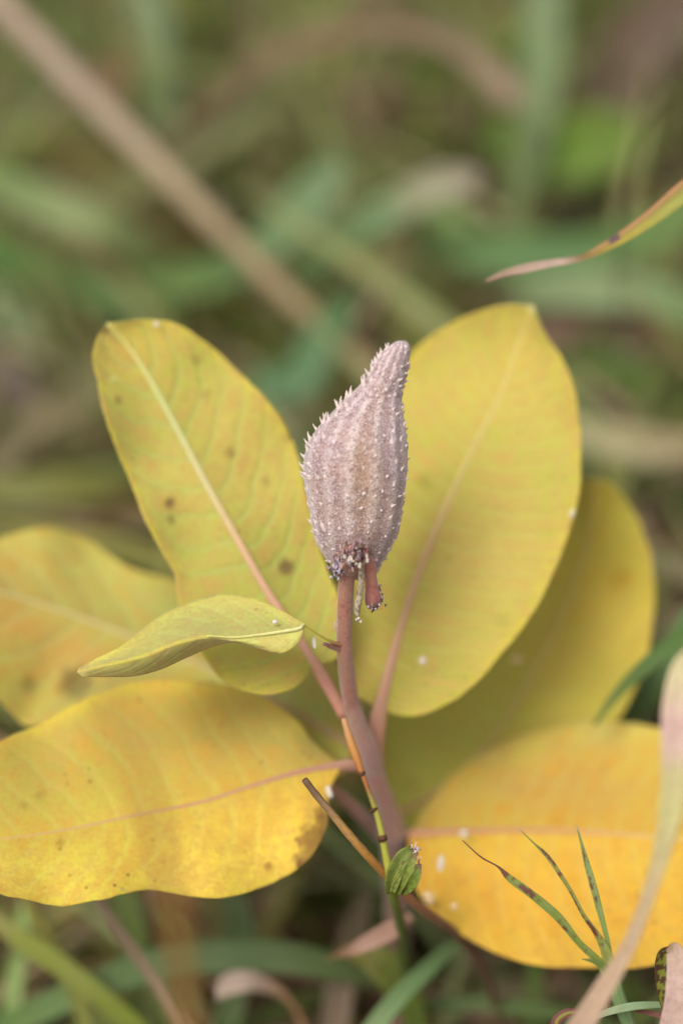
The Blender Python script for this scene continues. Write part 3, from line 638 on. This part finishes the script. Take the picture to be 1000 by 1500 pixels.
for i in range(ny):
    t = i / (ny - 1); cx = (Lx[i] + Rx[i]) / 2; hw = (Rx[i] - Lx[i]) / 2 * K * Dz[i]
    c0 = P(cx, yy[i], Dz[i]); RNG.append((c0, hw))
    for k in range(seg):
        a = 2 * math.pi * k / seg; aw = a + .25 * math.sin(t * 3.0)
        aw += .10 * mnoise.noise(Vector((math.cos(a) * 2, math.sin(a) * 2, t * 2.5)))
        ridge = math.cos(NR * aw) * (.55 + .9 * abs(mnoise.noise(Vector((math.cos(a) * 2.3, math.sin(a) * 2.3, t * 3 + 8))))); ridge = math.copysign(abs(ridge) ** .8, ridge)
        r = hw * (1 + .019 * ridge * math.sin(math.pi * min(1, t * 1.15)) ** .5)
        r += .0004 * mnoise.noise(Vector((math.cos(a) * 3, math.sin(a) * 3, t * 9))) + .0012 * mnoise.noise(Vector((math.cos(a) * 1.1, math.sin(a) * 1.1, t * 4 + 5))) * (hw / .018)
        p = c0 + cR * (math.cos(a) * r) - cF * (math.sin(a) * r * .96)
        V.append(p); U.append((t, a / math.pi - 1))
        g = math.exp(-(((math.cos(a) - .12) / .42) ** 2 + ((t - .43) / .22) ** 2)) * (math.sin(a) > 0)
        c = mixc(S(158,136,138), S(160,130,98), g * .9)
        c = mixc(c, S(192,172,170), .55 * max(0, (t - .5) / .5))
        c = mixc(c, S(164,132,142), .55 * max(0, math.cos(a) - .45) * (1 - t)) 
        g2 = math.exp(-(((math.cos(a) - .35) / .2) ** 2 + ((t - .18) / .1) ** 2)) * (math.sin(a) > 0)
        c = mixc(c, S(156,124,76), g2 * .8)
        c = mixc(c, S(116,86,94), .65 * max(0, 1 - t / .35))
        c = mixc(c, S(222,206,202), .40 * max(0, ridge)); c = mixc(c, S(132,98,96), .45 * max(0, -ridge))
        Cc.append(c)
for i in range(ny - 1):
    for k in range(seg):
        a = i * seg + k; b = i * seg + (k + 1) % seg; F.append((a, b, b + seg, a + seg))
F.append(tuple(range(seg))[::-1]); F.append(tuple((ny - 1) * seg + k for k in range(seg)))
pod = make('seed_pod', V, F, M_pod, MW, Cc, U)
pod['label'] = 'mauve grey milkweed pod covered in soft pale spines'
# spines: one soft curved cone, shared mesh
def spine_mesh():
    v, f = [], []; sg = 8; rings = [(-.1,-.2,1.5),(-.03,.04,1.05),(.06,.28,.72),(.20,.55,.50),(.42,.80,.36),(.60,.95,.22)]
    for (ox, h, r) in rings:
        for k in range(sg):
            a = 2 * math.pi * k / sg; v.append((ox + r * .5 * math.cos(a), r * .5 * math.sin(a), h))
    for i in range(len(rings) - 1):
        for k in range(sg):
            a = i * sg + k; b = i * sg + (k + 1) % sg; f.append((a, b, b + sg, a + sg))
    v.append((.66, 0, 1.0)); q = len(v) - 1
    for k in range(sg): f.append(((len(rings) - 1) * sg + k, (len(rings) - 1) * sg + (k + 1) % sg, q))
    me = bpy.data.meshes.new('spine'); me.from_pydata(v, [], f); me.polygons.foreach_set('use_smooth', [True] * len(me.polygons)); me.materials.append(M_spine); return me
SM = spine_mesh(); cnt = 0
def wart_mesh():
    v, f = [], []; sg = 9; rings = [(-.2,1.5),(.05,1.15),(.4,.95),(.72,.66),(.93,.32)]
    for (h, r) in rings:
        for k in range(sg):
            a = 2 * math.pi * k / sg; v.append((r * .5 * math.cos(a), r * .5 * math.sin(a), h))
    for i in range(len(rings) - 1):
        for k in range(sg):
            a = i * sg + k; b = i * sg + (k + 1) % sg; f.append((a, b, b + sg, a + sg))
    v.append((0, 0, 1.0)); q = len(v) - 1
    for k in range(sg): f.append(((len(rings) - 1) * sg + k, (len(rings) - 1) * sg + (k + 1) % sg, q))
    me = bpy.data.meshes.new('wart'); me.from_pydata(v, [], f); me.polygons.foreach_set('use_smooth', [True] * len(me.polygons)); me.materials.append(M_spine); return me
WM = wart_mesh()
rs = random.Random(5)
for rdg in [0, 13, 11, 12, 14, 15] + list(range(NR * 2)):
    for j in range(17):
        t = .09 + .86 * (j + rs.uniform(-.35, .35) + (.5 if rdg % 2 else 0)) / 17
        if rdg % 2 and (t < .25 or t > .75 or rs.random() < .45): continue
        if cnt >= 296 or t > .965 or t < .07: continue
        a0 = math.pi * rdg / NR + rs.uniform(-.05, .05); a = a0 - .25 * math.sin(t * 3.0)
        i = min(ny - 2, max(1, int(t * (ny - 1)))); k = int(round((a % (2 * math.pi)) / (2 * math.pi) * seg)) % seg
        back = math.sin(a) < -.45
        if back and rs.random() < .5: continue
        p = V[i * seg + k]; up = (V[(i + 1) * seg + k] - V[(i - 1) * seg + k]).normalized()
        sd_ = (V[i * seg + (k + 1) % seg] - V[i * seg + (k - 1) % seg]).normalized(); nn = sd_.cross(up)
        if nn.dot(p - RNG[i][0]) < 0: nn = -nn
        nn.normalize()
        left = max(0, -math.cos(a)); right = max(0, math.cos(a))
        prof = math.exp(-((t - .62) / .22) ** 2)
        L = .0009 + left * (.0004 + .0012 * prof) * (t > .45) + right * .0002 + rs.uniform(-.0006, .0005)
        Wd = rs.uniform(.0010, .0017) * (.85 + .2 * left); 
        if t < .3: L *= .7; Wd *= .8
        X = up.cross(nn).cross(nn) * -1; X = (up - nn * up.dot(nn)).normalized(); Yv = nn.cross(X)
        nz = (nn + X * rs.uniform(-.1, .6) + Yv * rs.uniform(-.35, .35)).normalized(); Yv = nz.cross(X).normalized(); X = Yv.cross(nz)
        Mx = Matrix((X, Yv, nz)).transposed().to_4x4() @ Matrix.Diagonal((Wd, Wd, L, 1)); Mx.translation = p
        front = abs(math.cos(a)) < .72
        if front:
            kk = rs.uniform(.45, .85); Mx = Matrix((X, Yv, nz)).transposed().to_4x4() @ Matrix.Diagonal((Wd * rs.uniform(.75, 1.05), Wd * rs.uniform(.7, .9), .0010 * kk, 1)); Mx.translation = p
        elif t > .84 and right > .5: continue
        o = bpy.data.objects.new('spine', WM if front else SM); COL.objects.link(o); o.parent = pod; o.matrix_local = Mx; cnt += 1
# tip ragged knobs
pts, nr = [], []
for _ in range(13000):
    i = random.randrange(2, ny - 1); k = random.randrange(seg)
    if math.sin(2 * math.pi * k / seg) < -.5: continue
    p = V[i * seg + k].lerp(V[(i + 1) % ny * seg + (k + 1) % seg], random.random()); pts.append(p); nr.append((p - RNG[i][0]).normalized())
fuzz_mesh('pod_hairs', pts, nr, .0005, .000018, pod)

# ---- lumps and remnants at the pod's foot
def lumps(name, blobs, mat, parent, seed, center=None):
    """blobs: (px,py,d,rpx,colour); irregular little crumbs joined as one part"""
    V, F, C_ = [], [], []; rr = random.Random(seed)
    import bmesh
    for (x, y, d, r, c) in blobs:
        bm = bmesh.new(); bmesh.ops.create_icosphere(bm, subdivisions=2, radius=.8); bm.verts.ensure_lookup_table()
        cen = P(x, y, d); rad = r * K * d; off = len(V); s3 = [rr.uniform(.35, 1.0), rr.uniform(.5, 1.1), rr.uniform(.8, 1.9)]
        rot = Matrix.Rotation(rr.uniform(0, 6), 3, 'X') @ Matrix.Rotation(rr.uniform(0, 6), 3, 'Z')
        for vv in bm.verts:
            q = vv.co * (1 + 1.0 * mnoise.noise(vv.co * 2.1 + Vector((x, y, 0)))); q = Vector((q.x * s3[0], q.y * s3[1], q.z * s3[2]))
            V.append(cen + rot @ q * rad); C_.append(tuple(z * rr.uniform(.8, 1.1) for z in c))
        for ff in bm.faces: F.append(tuple(off + w_.index for w_ in ff.verts))
        bm.free()
    return make(name, V, F, mat, parent, C_, center=center)
rr = random.Random(8); bl = []
WH, MV, DK, RD, CM = S(196,186,192), S(156,126,134), S(96,66,62), S(140,74,60), S(212,200,176)
for _ in range(70): bl.append((494 + rr.gauss(0, 5), 832 + rr.gauss(0, 6), .845 + rr.uniform(-.002, .004), rr.uniform(2.2, 4.8), rr.choice([WH, WH, MV, S(190,176,200), DK])))
for _ in range(100): bl.append((517 + rr.gauss(0, 10), 817 + rr.gauss(0, 8), .838 + rr.uniform(-.003, .004), rr.uniform(2.6, 5.6), rr.choice([MV, MV, S(150,110,112), DK, RD, S(200,180,176), S(176,136,128), S(190,150,140)])))
for _ in range(16): bl.append((529 + rr.gauss(0, 5), 802 + rr.gauss(0, 5), .837 + rr.uniform(-.002, .003), rr.uniform(3, 5), rr.choice([DK, RD, S(120,66,60), MV])))
lumps('flower_remnant', bl, M_crumb, MW, 3)
lumps('dry_scale', [(522,826,.833,5,CM),(518,822,.833,4,CM),(515,819,.833,3.5,CM),(526,829,.833,3.5,CM),(537,815,.834,4.5,S(226,206,190)),(538,821,.834,4,S(226,206,190)),(505,816,.835,3.5,CM)], M_crumb, MW, 4)
tube('pod_stalk', [P(512,835,.852),P(514,822,.846),P(520,810,.845),P(526,806,.85)], [px_w(w_,.85) for w_ in (24,30,34,30)], cf([(0,S(164,106,94)),(1,S(150,92,84))]), M_stem, MW, n=14, seg=16, lump=.25)
st = tube('broken_stalk', [P(536,818,.846),P(541,838,.847),P(544,862,.849),P(546,882,.85),P(547,891,.85)], [px_w(w_,.85) for w_ in (20,20,20,23,17)], cf([(0,S(176,98,84)),(.6,S(158,76,70)),(.85,S(132,62,66)),(1,S(110,60,70))]), M_stem, MW, n=22, seg=16, lump=.15)
bl = []
for _ in range(22): bl.append((548 + rr.gauss(0, 7), 889 + rr.gauss(0, 3.5), .846 + rr.uniform(-.002, .004), rr.uniform(1.8, 3.4), rr.choice([S(90,58,66), WH, DK, S(196,150,90)])))
for _ in range(14): bl.append((557 + rr.gauss(0, 2), 872 + rr.gauss(0, 6), .85, rr.uniform(1.8, 3.4), rr.choice([S(90,70,84), MV, DK, WH])))
lumps('stalk_scar', bl, M_crumb, st, 6)
def mott(t, a):
    n_ = mnoise.noise(Vector((t * 14, math.cos(a) * 1.5, math.sin(a) * 1.5))); return S(104,86,72) if n_ > .16 else S(160,144,118)
fl = tube('withered_filament', [P(529,822,.838),P(529,845,.84),P(527,870,.842),P(523,892,.843),P(523,902,.843)], [px_w(w_,.84) for w_ in (10,9,10,9,6)], mott, M_crumb, MW, n=60, seg=16, lump=.3)
lumps('filament_tip', [(525,906,.842,4.5,S(246,240,232)),(522,908,.842,3.5,S(240,232,226)),(528,910,.842,3,S(240,232,226))], M_white, fl, 7)

# ------------------------------------------------------------------ white flakes lying on the leaves
def flake(x, y, d, w_, h_, label, ang=0, mat=None):
    V, F = [], []; n_ = 14; m_ = 8; c = P(x, y, d); rw, rh = w_ * .38 * K * d, h_ * .42 * K * d
    for i in range(m_ + 1):
        th = math.pi * i / m_
        for k in range(n_):
            a = 2 * math.pi * k / n_; rr_ = math.sin(th) * (1 + .25 * mnoise.noise(Vector((math.cos(a) + x, math.sin(a), th))))
            lx = math.cos(a) * rr_ * rw; lz = math.sin(a) * rr_ * rw * .6; ly = math.cos(th) * rh
            V.append(c + cR * (lx * math.cos(ang) - ly * math.sin(ang)) + cU * (lx * math.sin(ang) + ly * math.cos(ang)) - cF * lz)
    for i in range(m_):
        for k in range(n_):
            F.append((i * n_ + k, i * n_ + (k + 1) % n_, (i + 1) * n_ + (k + 1) % n_, (i + 1) * n_ + k))
    tag(make('white_flake', V, F, mat or M_white, None, center=c), label, 'flake', 'white flakes caught on the plant')
flake(403, 911, .848, 12, 8, 'tiny white flake lying on the small curled leaf', .3)
flake(460, 942, .855, 9, 22, 'slim upright white flake between the curled leaf and the stem', .15)
flake(619, 968, .905, 12, 13, 'round white flake low on the upper right leaf')
flake(679, 1221, .935, 17, 14, 'white flake on the rib of the lower right leaf')
flake(645, 1265, .915, 12, 30, 'tall white flake on the lower right leaf beside the green clipped shoot', -.1)
flake(628, 1315, .92, 20, 26, 'pale blurred flake at the leaf edge just below the green clipped shoot', .5, M_dull)
flake(665, 1328, .915, 15, 13, 'faint round flake near the lower edge of the lower right leaf', 0, M_dull)
flake(755, 966, .965, 24, 12, 'blurred white flake where the two right leaves overlap', .1, M_dull)
flake(837, 753, .917, 8, 9, 'small white flake on the right edge of the upper right leaf')
flake(940, 1143, .955, 10, 8, 'small white flake high on the lower right leaf', .6)
flake(482, 1160, .895, 12, 24, 'white flake hanging by the bitten end of the lower left leaf', .3)
flake(230, 474, .912, 9, 7, 'small white flake on the top edge of the upper left leaf')

# ------------------------------------------------------------------ jointed green shoot with a clipped leaf, in front of the stem
gnd = P(600, 1500, 1.0); gnd.z = 0
GC = empty('green_shoot', gnd)
tag(GC, 'slender yellow green jointed shoot with clipped leaf before the milkweed stem', 'grass shoot')
cu = [P(503,1052,.866),P(513,1085,.866),P(524,1115,.866),P(531,1135,.866),P(540,1160,.866),P(551,1190,.866),P(559,1222,.866),P(564,1250,.867),P(569,1275,.868),P(575,1310,.885),P(585,1350,.915),P(592,1400,.955),P(597,1450,.99),gnd]
cw = [8,12,12,7.5,7,9,10,11,12,15,17,19,20]
tube('stem', cu, [px_w(w_,.868) for w_ in cw] + [.002], cf([(0,S(176,130,90)),(.05,S(176,122,60)),(.10,S(160,98,48)),(.135,S(134,80,40)),(.15,S(124,112,44)),(.2,S(146,142,50)),(.3,S(158,158,54)),(.36,S(128,140,50)),(.46,S(92,112,44)),(1,S(74,92,42))]), M_rib, GC, n=90, seg=12, nv=13)
for (x, y, r, h) in ((530,1133,10,5),(547,1186,12,4),(560,1228,14,9)):
    tube('node', [P(x-1,y-h/2,.8655),P(x,y,.8655),P(x+1.5,y+h/2,.8655)], [px_w(r*.8,.866),px_w(r*1.08,.866),px_w(r*.8,.866)], cf([(0,S(80,46,20)),(1,S(60,34,16))]), M_rib, GC, n=8, seg=12, lump=.2)
# clipped leaf: boat of ribbed green strips
def rib_strip(pts, w_, cc, fold, d0, seed):
    return grass_blade('leaf_strip', [(x, y, d) for x, y, d in pts], w_, None, M_blade, CL, 26, None, fold, (0, 0), .0004, colfn=lambda t, s: mixc(mixc(cc, S(166,172,92), .5 * (abs(s) > .8)), S(84,96,36), .6 * (mnoise.noise(Vector((t * 9, s * 2, seed * 3))) > .1)) if t < .9 else mixc(cc, S(120,84,60), .7))
CLpts = [(571,1308,.857),(574,1290,.852),(582,1270,.849),(593,1252,.848),(603,1242,.849)]
CL = grass_blade('clipped_leaf', CLpts, [12,20,24,20,8], None, M_blade, GC, 30, None, .5, (0,0), .0005, colfn=lambda t, s: mixc(mixc(S(120,138,52), S(150,156,72), .5 * (abs(s) > .8)), S(88,96,38), .5 * (mnoise.noise(Vector((t * 9, s * 2, 1))) > .1)))
rib_strip([(580,1308,.853),(588,1290,.847),(598,1270,.844),(607,1250,.844)], [12,16,15,9], S(132,150,54), .6, 0, 1)
rib_strip([(588,1307,.853),(600,1296,.847),(608,1283,.844),(613,1266,.843)], [10,17,16,8], S(120,142,50), .6, 0, 2)
rib_strip([(575,1306,.850),(583,1285,.846),(592,1262,.845)], [8,10,6], S(146,158,70), .5, 0, 3)
bl = []
for _ in range(26): bl.append((607 + rr.gauss(0, 3), 1244 + rr.gauss(0, 5), .845 + rr.uniform(-.002, .002), rr.uniform(1.2, 2.6), rr.choice([S(206,190,190), S(110,80,74), S(70,48,44), S(160,130,120)])))
for _ in range(16): bl.append((613 + rr.gauss(0, 2.5), 1266 + rr.gauss(0, 5), .843 + rr.uniform(-.002, .002), rr.uniform(1.2, 2.4), rr.choice([S(120,84,74), S(84,54,46), S(180,150,140)])))
lumps('frayed_edge', bl, M_crumb, CL, 12)
for (a, b) in (((605,1246),(609,1234)), ((608,1250),(613,1243)), ((612,1262),(616,1254)), ((612,1272),(617,1276)), ((601,1244),(603,1236))):
    tube('dry_fibre', [P(*a,.845),P((a[0]+b[0])/2+1,(a[1]+b[1])/2,.844),P(*b,.844)], [px_w(3,.845),px_w(2.2,.845),px_w(.8,.845)], cf([(0,S(90,62,56)),(1,S(220,206,200))]), M_crumb, CL, n=8, seg=6)

# cut straw stick
sgnd = P(760, 1470, 1.08); sgnd.z = 0
stC2 = [P(446,1142,.848),P(462,1163,.850),P(482,1187,.852),P(508,1219,.857),P(535,1250,.863),P(565,1282,.872),P(610,1325,.89),P(660,1362,.92),sgnd]
def stickcol(t, a):
    c = np.array(cf([(0,S(96,70,50)),(.05,S(120,90,66)),(.12,S(150,120,84)),(.2,S(196,150,90)),(.32,S(186,134,62)),(.5,S(176,116,60)),(.7,S(160,110,84)),(1,S(120,90,70))])(t, a))
    n_ = mnoise.noise(Vector((t * 60, math.cos(a) * 2, math.sin(a) * 2))); return tuple(c * (.82 if n_ > .15 else 1.))
o = tube('straw_stick', stC2, [px_w(w_, .86) for w_ in (9.5,10.5,11,12,12.5,13,15,15)] + [.0018], stickcol, M_dry, None, sgnd, n=90, seg=12, lump=.12, nv=8)
tag(o, 'short tan straw stick with broken dark end left of the green shoot', 'straw')

# ------------------------------------------------------------------ spotted grass tuft in front of the lower right leaf
tg0 = P(935, 1530, .87); tg0 = tg0 + Vector((.02, .03, -tg0.z))
TG = empty('spotted_grass', tg0)
tag(TG, 'three green grass blades with brown spots before the lower right leaf', 'grass tuft')
BRN = S(112, 66, 54)
def spotted(base, spots_, tipdark=0, tipcol=BRN):
    def fn(t, s):
        c = mixc(base, S(150,160,84), .5 * (abs(s) > .8)); c = mixc(c, S(140,160,96), .3 * (math.sin(t * 40) > .4))
        if t < tipdark: c = tipcol
        t_ = t; j1 = mnoise.noise(Vector((t * 60, s * 1.6, base[0] * 90))); s = s + j1 * .8; t = t + .012 * mnoise.noise(Vector((t * 90, s * 3, 7)))
        if mnoise.noise(Vector((t * 40, s * 1.2, 3 + base[1] * 50))) > .42: c = mixc(c, S(110,74,48), .7)
        for (a, b, s0, s1) in spots_:
            if a < t < b and s0 <= s <= s1: c = BRN
        return c
    return fn
grass_blade('blade', [(677,1231,.853),(705,1256,.853),(733,1273,.853),(740,1281,.853),(775,1308,.853),(815,1342,.855),(850,1384,.858),(872,1405,.86),(893,1432,.862)], [1,2,4,8,11.5,12.5,10,12,17], None, M_blade, TG, 90, None, .35, (.1,.3), .0003, colfn=spotted(S(132,146,62), [(.34,.44,-.6,.6),(.63,.68,.4,1),(.29,.31,-1,0)], .27))
grass_blade('blade', [(757,1212,.856),(778,1232,.856),(800,1253,.856),(820,1281,.856),(838,1310,.857),(855,1342,.858),(872,1366,.86),(885,1390,.861),(897,1430,.862)], [1,2,6,6,5.5,6,8,14,20], None, M_blade, TG, 90, None, .35, (-.2,.2), .0003, colfn=spotted(S(146,146,70), [(.17,.29,-1,.3),(.33,.36,-.6,1),(.46,.58,.3,1),(.64,.76,-.4,1)], 0.04, S(196,180,150)))
grass_blade('blade', [(843,1207,.860),(851,1235,.860),(858,1262,.860),(868,1297,.860),(878,1335,.861),(886,1365,.862),(893,1395,.863)], [1,4,8,10,9,7,5], None, M_blade, TG, 70, None, .3, (.2,-.1), .0003, colfn=spotted(S(136,154,86), [(.2,.25,-.2,.6),(.44,.49,.2,1),(.56,.6,-.2,.6),(.4,.43,0,.6)], .05, S(190,180,150)))
grass_blade('blade', [(852,1405,.858),(868,1408,.859),(888,1420,.861)], [1,6,12], None, M_blade, TG, 16, None, .3, (0,0), .0003, colfn=spotted(S(110,130,56), [], 0))
tube('stem', [P(884,1385,.864),P(896,1430,.864),P(908,1470,.866),P(922,1505,.868),P(935,1540,.872),tg0], [px_w(w_,.865) for w_ in (12,22,22,20,20)] + [.0015], cf([(0,S(104,134,66)),(.1,S(128,156,104)),(.3,S(120,140,80)),(1,S(80,90,40))]), M_blade, TG, n=50, seg=10, flat=.5)
grass_blade('side_blade', [(915,1478,.862),(880,1470,.858),(845,1420,.87)][:2] + [(868,1452,.86)], [6,6,2], [(0,S(120,130,60)),(1,S(100,60,46))], M_blade, TG, 16, None, .3)
# pale level blade at the bottom right
grass_blade('grass_blade', [(852,1500,.858),(880,1486,.856),(915,1476,.855),(960,1472,.857),(1005,1474,.86),(1060,1486,.87)], [3,9,12,10,8,8], [(0,S(170,160,130)),(.3,S(150,172,128)),(1,S(120,140,84))], M_blade, None, 40, [((.26,.78,.10),.002),((.30,.86,0),.002)], .25, (.2,.2), .0003, 'slim pale green blade lying level across the bottom right corner', 'grass blade')
grass_blade('withered_grass', [(930,1480,.862),(965,1487,.86),(1010,1490,.865),(1080,1510,.88)], [4,9,9,9], [(0,S(110,60,52)),(.5,S(150,110,100)),(1,S(120,80,66))], M_dry, None, 26, [((.30,.84,0),.002)], .4, (0,.4), .0003, 'thin reddish brown dead blade under the pale level blade at bottom right', 'dead blade')
# small brown rimmed leaf at the bottom edge
def rimc(t, s): return mixc(S(150,140,50), S(110,54,58), 1.0 if abs(s) > .45 or t > .86 else .1)
grass_blade('leaf_tip', [(815,1560,.86),(812,1515,.858),(818,1493,.857),(836,1484,.857),(856,1490,.858)], [20,18,16,14,5], None, M_blade, None, 30, None, .5, (0,.6), .0004, 'small curled leaf tip with brown rim at the bottom edge', 'leaf', colfn=rimc)

# ------------------------------------------------------------------ folded dry blade, bottom right corner
fg = P(985, 1600, .86); fg.z = 0
FB = empty('folded_dry_blade', fg); tag(FB, 'pinkish dry blade folded over at its top in the bottom right corner', 'dead blade')
grass_blade('front_fold', [(978,1388,.838),(988,1394,.832),(992,1420,.829),(991,1455,.828),(986,1500,.83),(975,1570,.835)], [10,26,32,34,40,46], [(0,S(190,160,130)),(.3,S(206,174,160)),(1,S(196,164,152))], M_dry, FB, 50, [(tuple(fg),.006)], .2, (0,0), .0004, wav=.0003)
def backc(t, s):
    n_ = mnoise.noise(Vector((t * 12, s * 2.2, 4))); return S(80,44,30) if (n_ > .02 or abs(s) > .8 or t < .12) else S(146,150,52)
grass_blade('back_fold', [(986,1389,.838),(974,1396,.842),(969,1420,.846),(970,1448,.848),(975,1485,.852)], [8,20,22,18,9], None, M_blade, FB, 60, None, .35, (.3,-.2), .0004, colfn=backc)

# ------------------------------------------------------------------ blurred blade in front, right edge
def fgc(t, s):
    c = cf([(0,S(196,190,130)),(.12,S(206,190,150)),(.2,S(204,168,158)),(.26,S(206,176,160)),(.32,S(196,184,130)),(.42,S(188,180,120)),(.55,S(190,170,124)),(.75,S(184,156,126)),(1,S(172,142,118))])(t, s); return c
grass_blade('withered_grass', [(1030,935,.765),(1006,975,.765),(994,1030,.765),(991,1100,.767),(985,1170,.77),(968,1250,.772),(946,1320,.775),(918,1390,.778),(880,1455,.78),(835,1530,.78)], [6,40,48,46,38,26,20,22,31,38], None, M_dry, None, 70, [((.11,.50,.12),.006),((.08,.47,0),.006)], .2, (.1,-.1), .0004, 'blurred pink and straw coloured dry blade curving down the right edge', 'dry blade', colfn=fgc)

# blade hanging in from the right, its tip pale
def hb(t, s):
    c = np.array(cf([(0,S(150,120,96)),(.1,S(178,148,128)),(.24,S(196,168,152)),(.3,S(140,112,70)),(.42,S(168,148,56)),(.6,S(160,156,66)),(1,S(150,158,88))])(t, s))
    if t > .33: c = c + (np.array(S(186,138,92)) - c) * min(1, max(0, (-.1 - s) * 1.6))
    if .405 < t < .44 and s < .2: c = np.array(S(110,82,84))
    return tuple(c)
grass_blade('grass_blade', [(711,412,.893),(735,402,.893),(770,393,.893),(805,386,.893),(850,378,.893),(900,354,.893),(945,325,.893),(1000,282,.894),(1060,240,.896),(1130,215,.9)], [5,9,13,11,9,16,22,30,34,34], None, M_blade, None, 80, [((.275,.80,.30),.0045),((.31,.84,.12),.004),((.32,.86,0),.003)], .3, (.2,-.15), .0003, 'arching blade hanging in from the right with orange edge and pale withered tip', 'grass blade', colfn=hb)

# ------------------------------------------------------------------ soft stalk close to the lens, over the lower left leaf
o = tube('seed_stalk', [P(186,1060,.56),P(210,1160,.565),P(234,1240,.575),P(254,1330,.585),P(268,1420,.60),P(278,1520,.62),Vector((-.085,.40,.12)),Vector((-.085,.41,0))], [px_w(w_,.58) for w_ in (8,16,22,25,28,32)] + [.003,.003], cf([(0,S(176,132,70)),(.5,S(160,126,72)),(1,S(120,120,60))]), M_dry, None, Vector((-.085,.41,0)), n=60, seg=10)
tag(o, 'very blurred thin tan stalk rising close in front of the lower left leaf', 'dead stalk')

# ------------------------------------------------------------------ things under the plant at the bottom of the picture
def root_of(p, dx=0, dy=.03): q = P(*p); return (q.x + dx, q.y + dy, 0)
def low(name, pts, w_, stops, label, cat='grass blade', mat=None, dx=0., dy=.02, tw=(0,0), fold=.25, rw=.002):
    stops = [(a_, warm(mixc(mixc(c_, S(118, 110, 70), .2), (0, 0, 0), .14))) for a_, c_ in stops]
    return grass_blade(name, pts, w_, stops, mat or M_blade, None, 40, [(root_of(pts[-1], dx, dy), rw)], fold, tw, .0004, label, cat, 'grass blades around the foot of the plant' if name == 'grass_blade' else None)
low('curled_dead_leaf', [(318,1462,.985),(332,1444,.985),(360,1437,.985),(392,1444,.99),(420,1462,.995),(442,1500,1.0),(450,1540,1.0)], [10,30,30,20,10,9,9], [(0,S(206,180,176)),(.3,S(220,196,190)),(.55,S(190,140,110)),(1,S(150,100,60))], 'pale pinkish curled dead leaf below the lower left leaf', 'dead leaf', M_dry)
low('dry_stalk', [(138,1310,.965),(175,1365,.965),(215,1420,.967),(262,1490,.97),(300,1550,.975)], [14,17,18,18,18], [(0,S(160,136,124)),(1,S(176,150,128))], 'thin mauve grey dead stem slanting below the lower left leaf', 'dead stalk', M_dry)
low('grass_blade', [(-30,1330,.985),(30,1375,.985),(90,1415,.985),(150,1462,.985),(215,1520,.99)], [16,30,32,30,30], [(0,S(176,160,110)),(.25,S(140,150,62)),(1,S(132,150,54))], 'yellow green stem slanting across the bottom left corner', dy=.03)
low('grass_blade', [(30,1300,1.0),(70,1380,1.0),(110,1450,1.0),(130,1520,1.0)], [8,22,24,22], [(0,S(150,140,60)),(1,S(126,136,56))], 'thin olive blade standing in the bottom left corner', dy=.03)
low('grass_blade', [(560,1445,1.01),(500,1420,1.0),(430,1404,.995),(340,1400,.995),(250,1408,1.0),(150,1440,1.01),(40,1490,1.02),(-40,1530,1.03)], [6,36,46,48,46,44,40,36], [(0,S(92,118,80)),(.5,S(100,134,94)),(1,S(80,120,64))], 'wide blue green blade arching along the bottom left', fold=.1, dy=.01)
low('grass_blade', [(700,1362,.965),(660,1388,.96),(620,1425,.955),(580,1465,.95),(530,1530,.945)], [6,20,26,28,30], [(0,S(80,120,84)),(.5,S(96,134,96)),(1,S(130,160,122))], 'blue green blade rising right under the milkweed stem', dy=.04)
low('mauve_dead_leaf', [(604,1342,.925),(580,1358,.925),(550,1375,.93),(520,1390,.935),(490,1400,.95)], [12,26,26,18,6], [(0,S(176,130,120)),(.5,S(190,150,144)),(1,S(176,130,90))], 'small mauve dead leaf crossing the shoot low down', 'dead leaf', M_dry, dy=.05)
low('grass_blade', [(500,1392,.99),(540,1400,.98),(575,1425,.98),(600,1470,.985),(620,1540,.99)], [10,40,56,40,20], [(0,S(150,130,50)),(.4,S(104,124,40)),(1,S(76,104,30))], 'broad yellow and green leaf on the ground beneath the stem', 'grass blade', dy=.03)
low('grass_blade', [(870,1062,.952),(900,1020,.952),(940,980,.955),(1000,930,.96),(1070,890,.97)], [5,14,22,24,24], [(0,S(110,130,50)),(.4,S(76,116,60)),(1,S(90,134,84))], 'green blade crossing the edge of the right rear leaf', dx=.05, dy=.08)
low('grass_blade', [(905,1075,1.0),(940,1020,1.0),(980,960,1.0),(1040,860,1.0)], [30,40,40,30], [(0,S(60,100,44)),(.6,S(88,130,78)),(1,S(100,140,96))], 'second green blade behind the right rear leaf at the right edge', dx=.05, dy=.08)
low('grass_blade', [(560,1480,1.02),(680,1470,1.01),(780,1478,1.01),(900,1510,1.02)], [10,22,24,20], [(0,S(90,120,80)),(1,S(100,130,80))], 'dull green blade lying level under the lower right leaf', dy=.01)
low('grass_blade', [(540,1300,1.02),(520,1360,1.02),(500,1440,1.02),(490,1520,1.02)], [16,40,44,40], [(0,S(120,110,90)),(1,S(130,110,100))], 'grey brown broad blade in shade left of the milkweed stem', mat=M_dry, dy=.03)
low('grass_blade', [(330,1290,1.05),(350,1350,1.05),(345,1420,1.05),(330,1520,1.05)], [24,46,46,40], [(0,S(96,124,88)),(1,S(84,112,70))], 'soft blue green upright blade under the middle of the lower left leaf', dy=.03)
low('grass_blade', [(170,1290,1.05),(190,1340,1.05),(200,1420,1.05),(200,1520,1.05)], [24,40,36,30], [(0,S(80,112,40)),(1,S(84,108,40))], 'soft green upright blade left of the mauve dead stem', dy=.03)
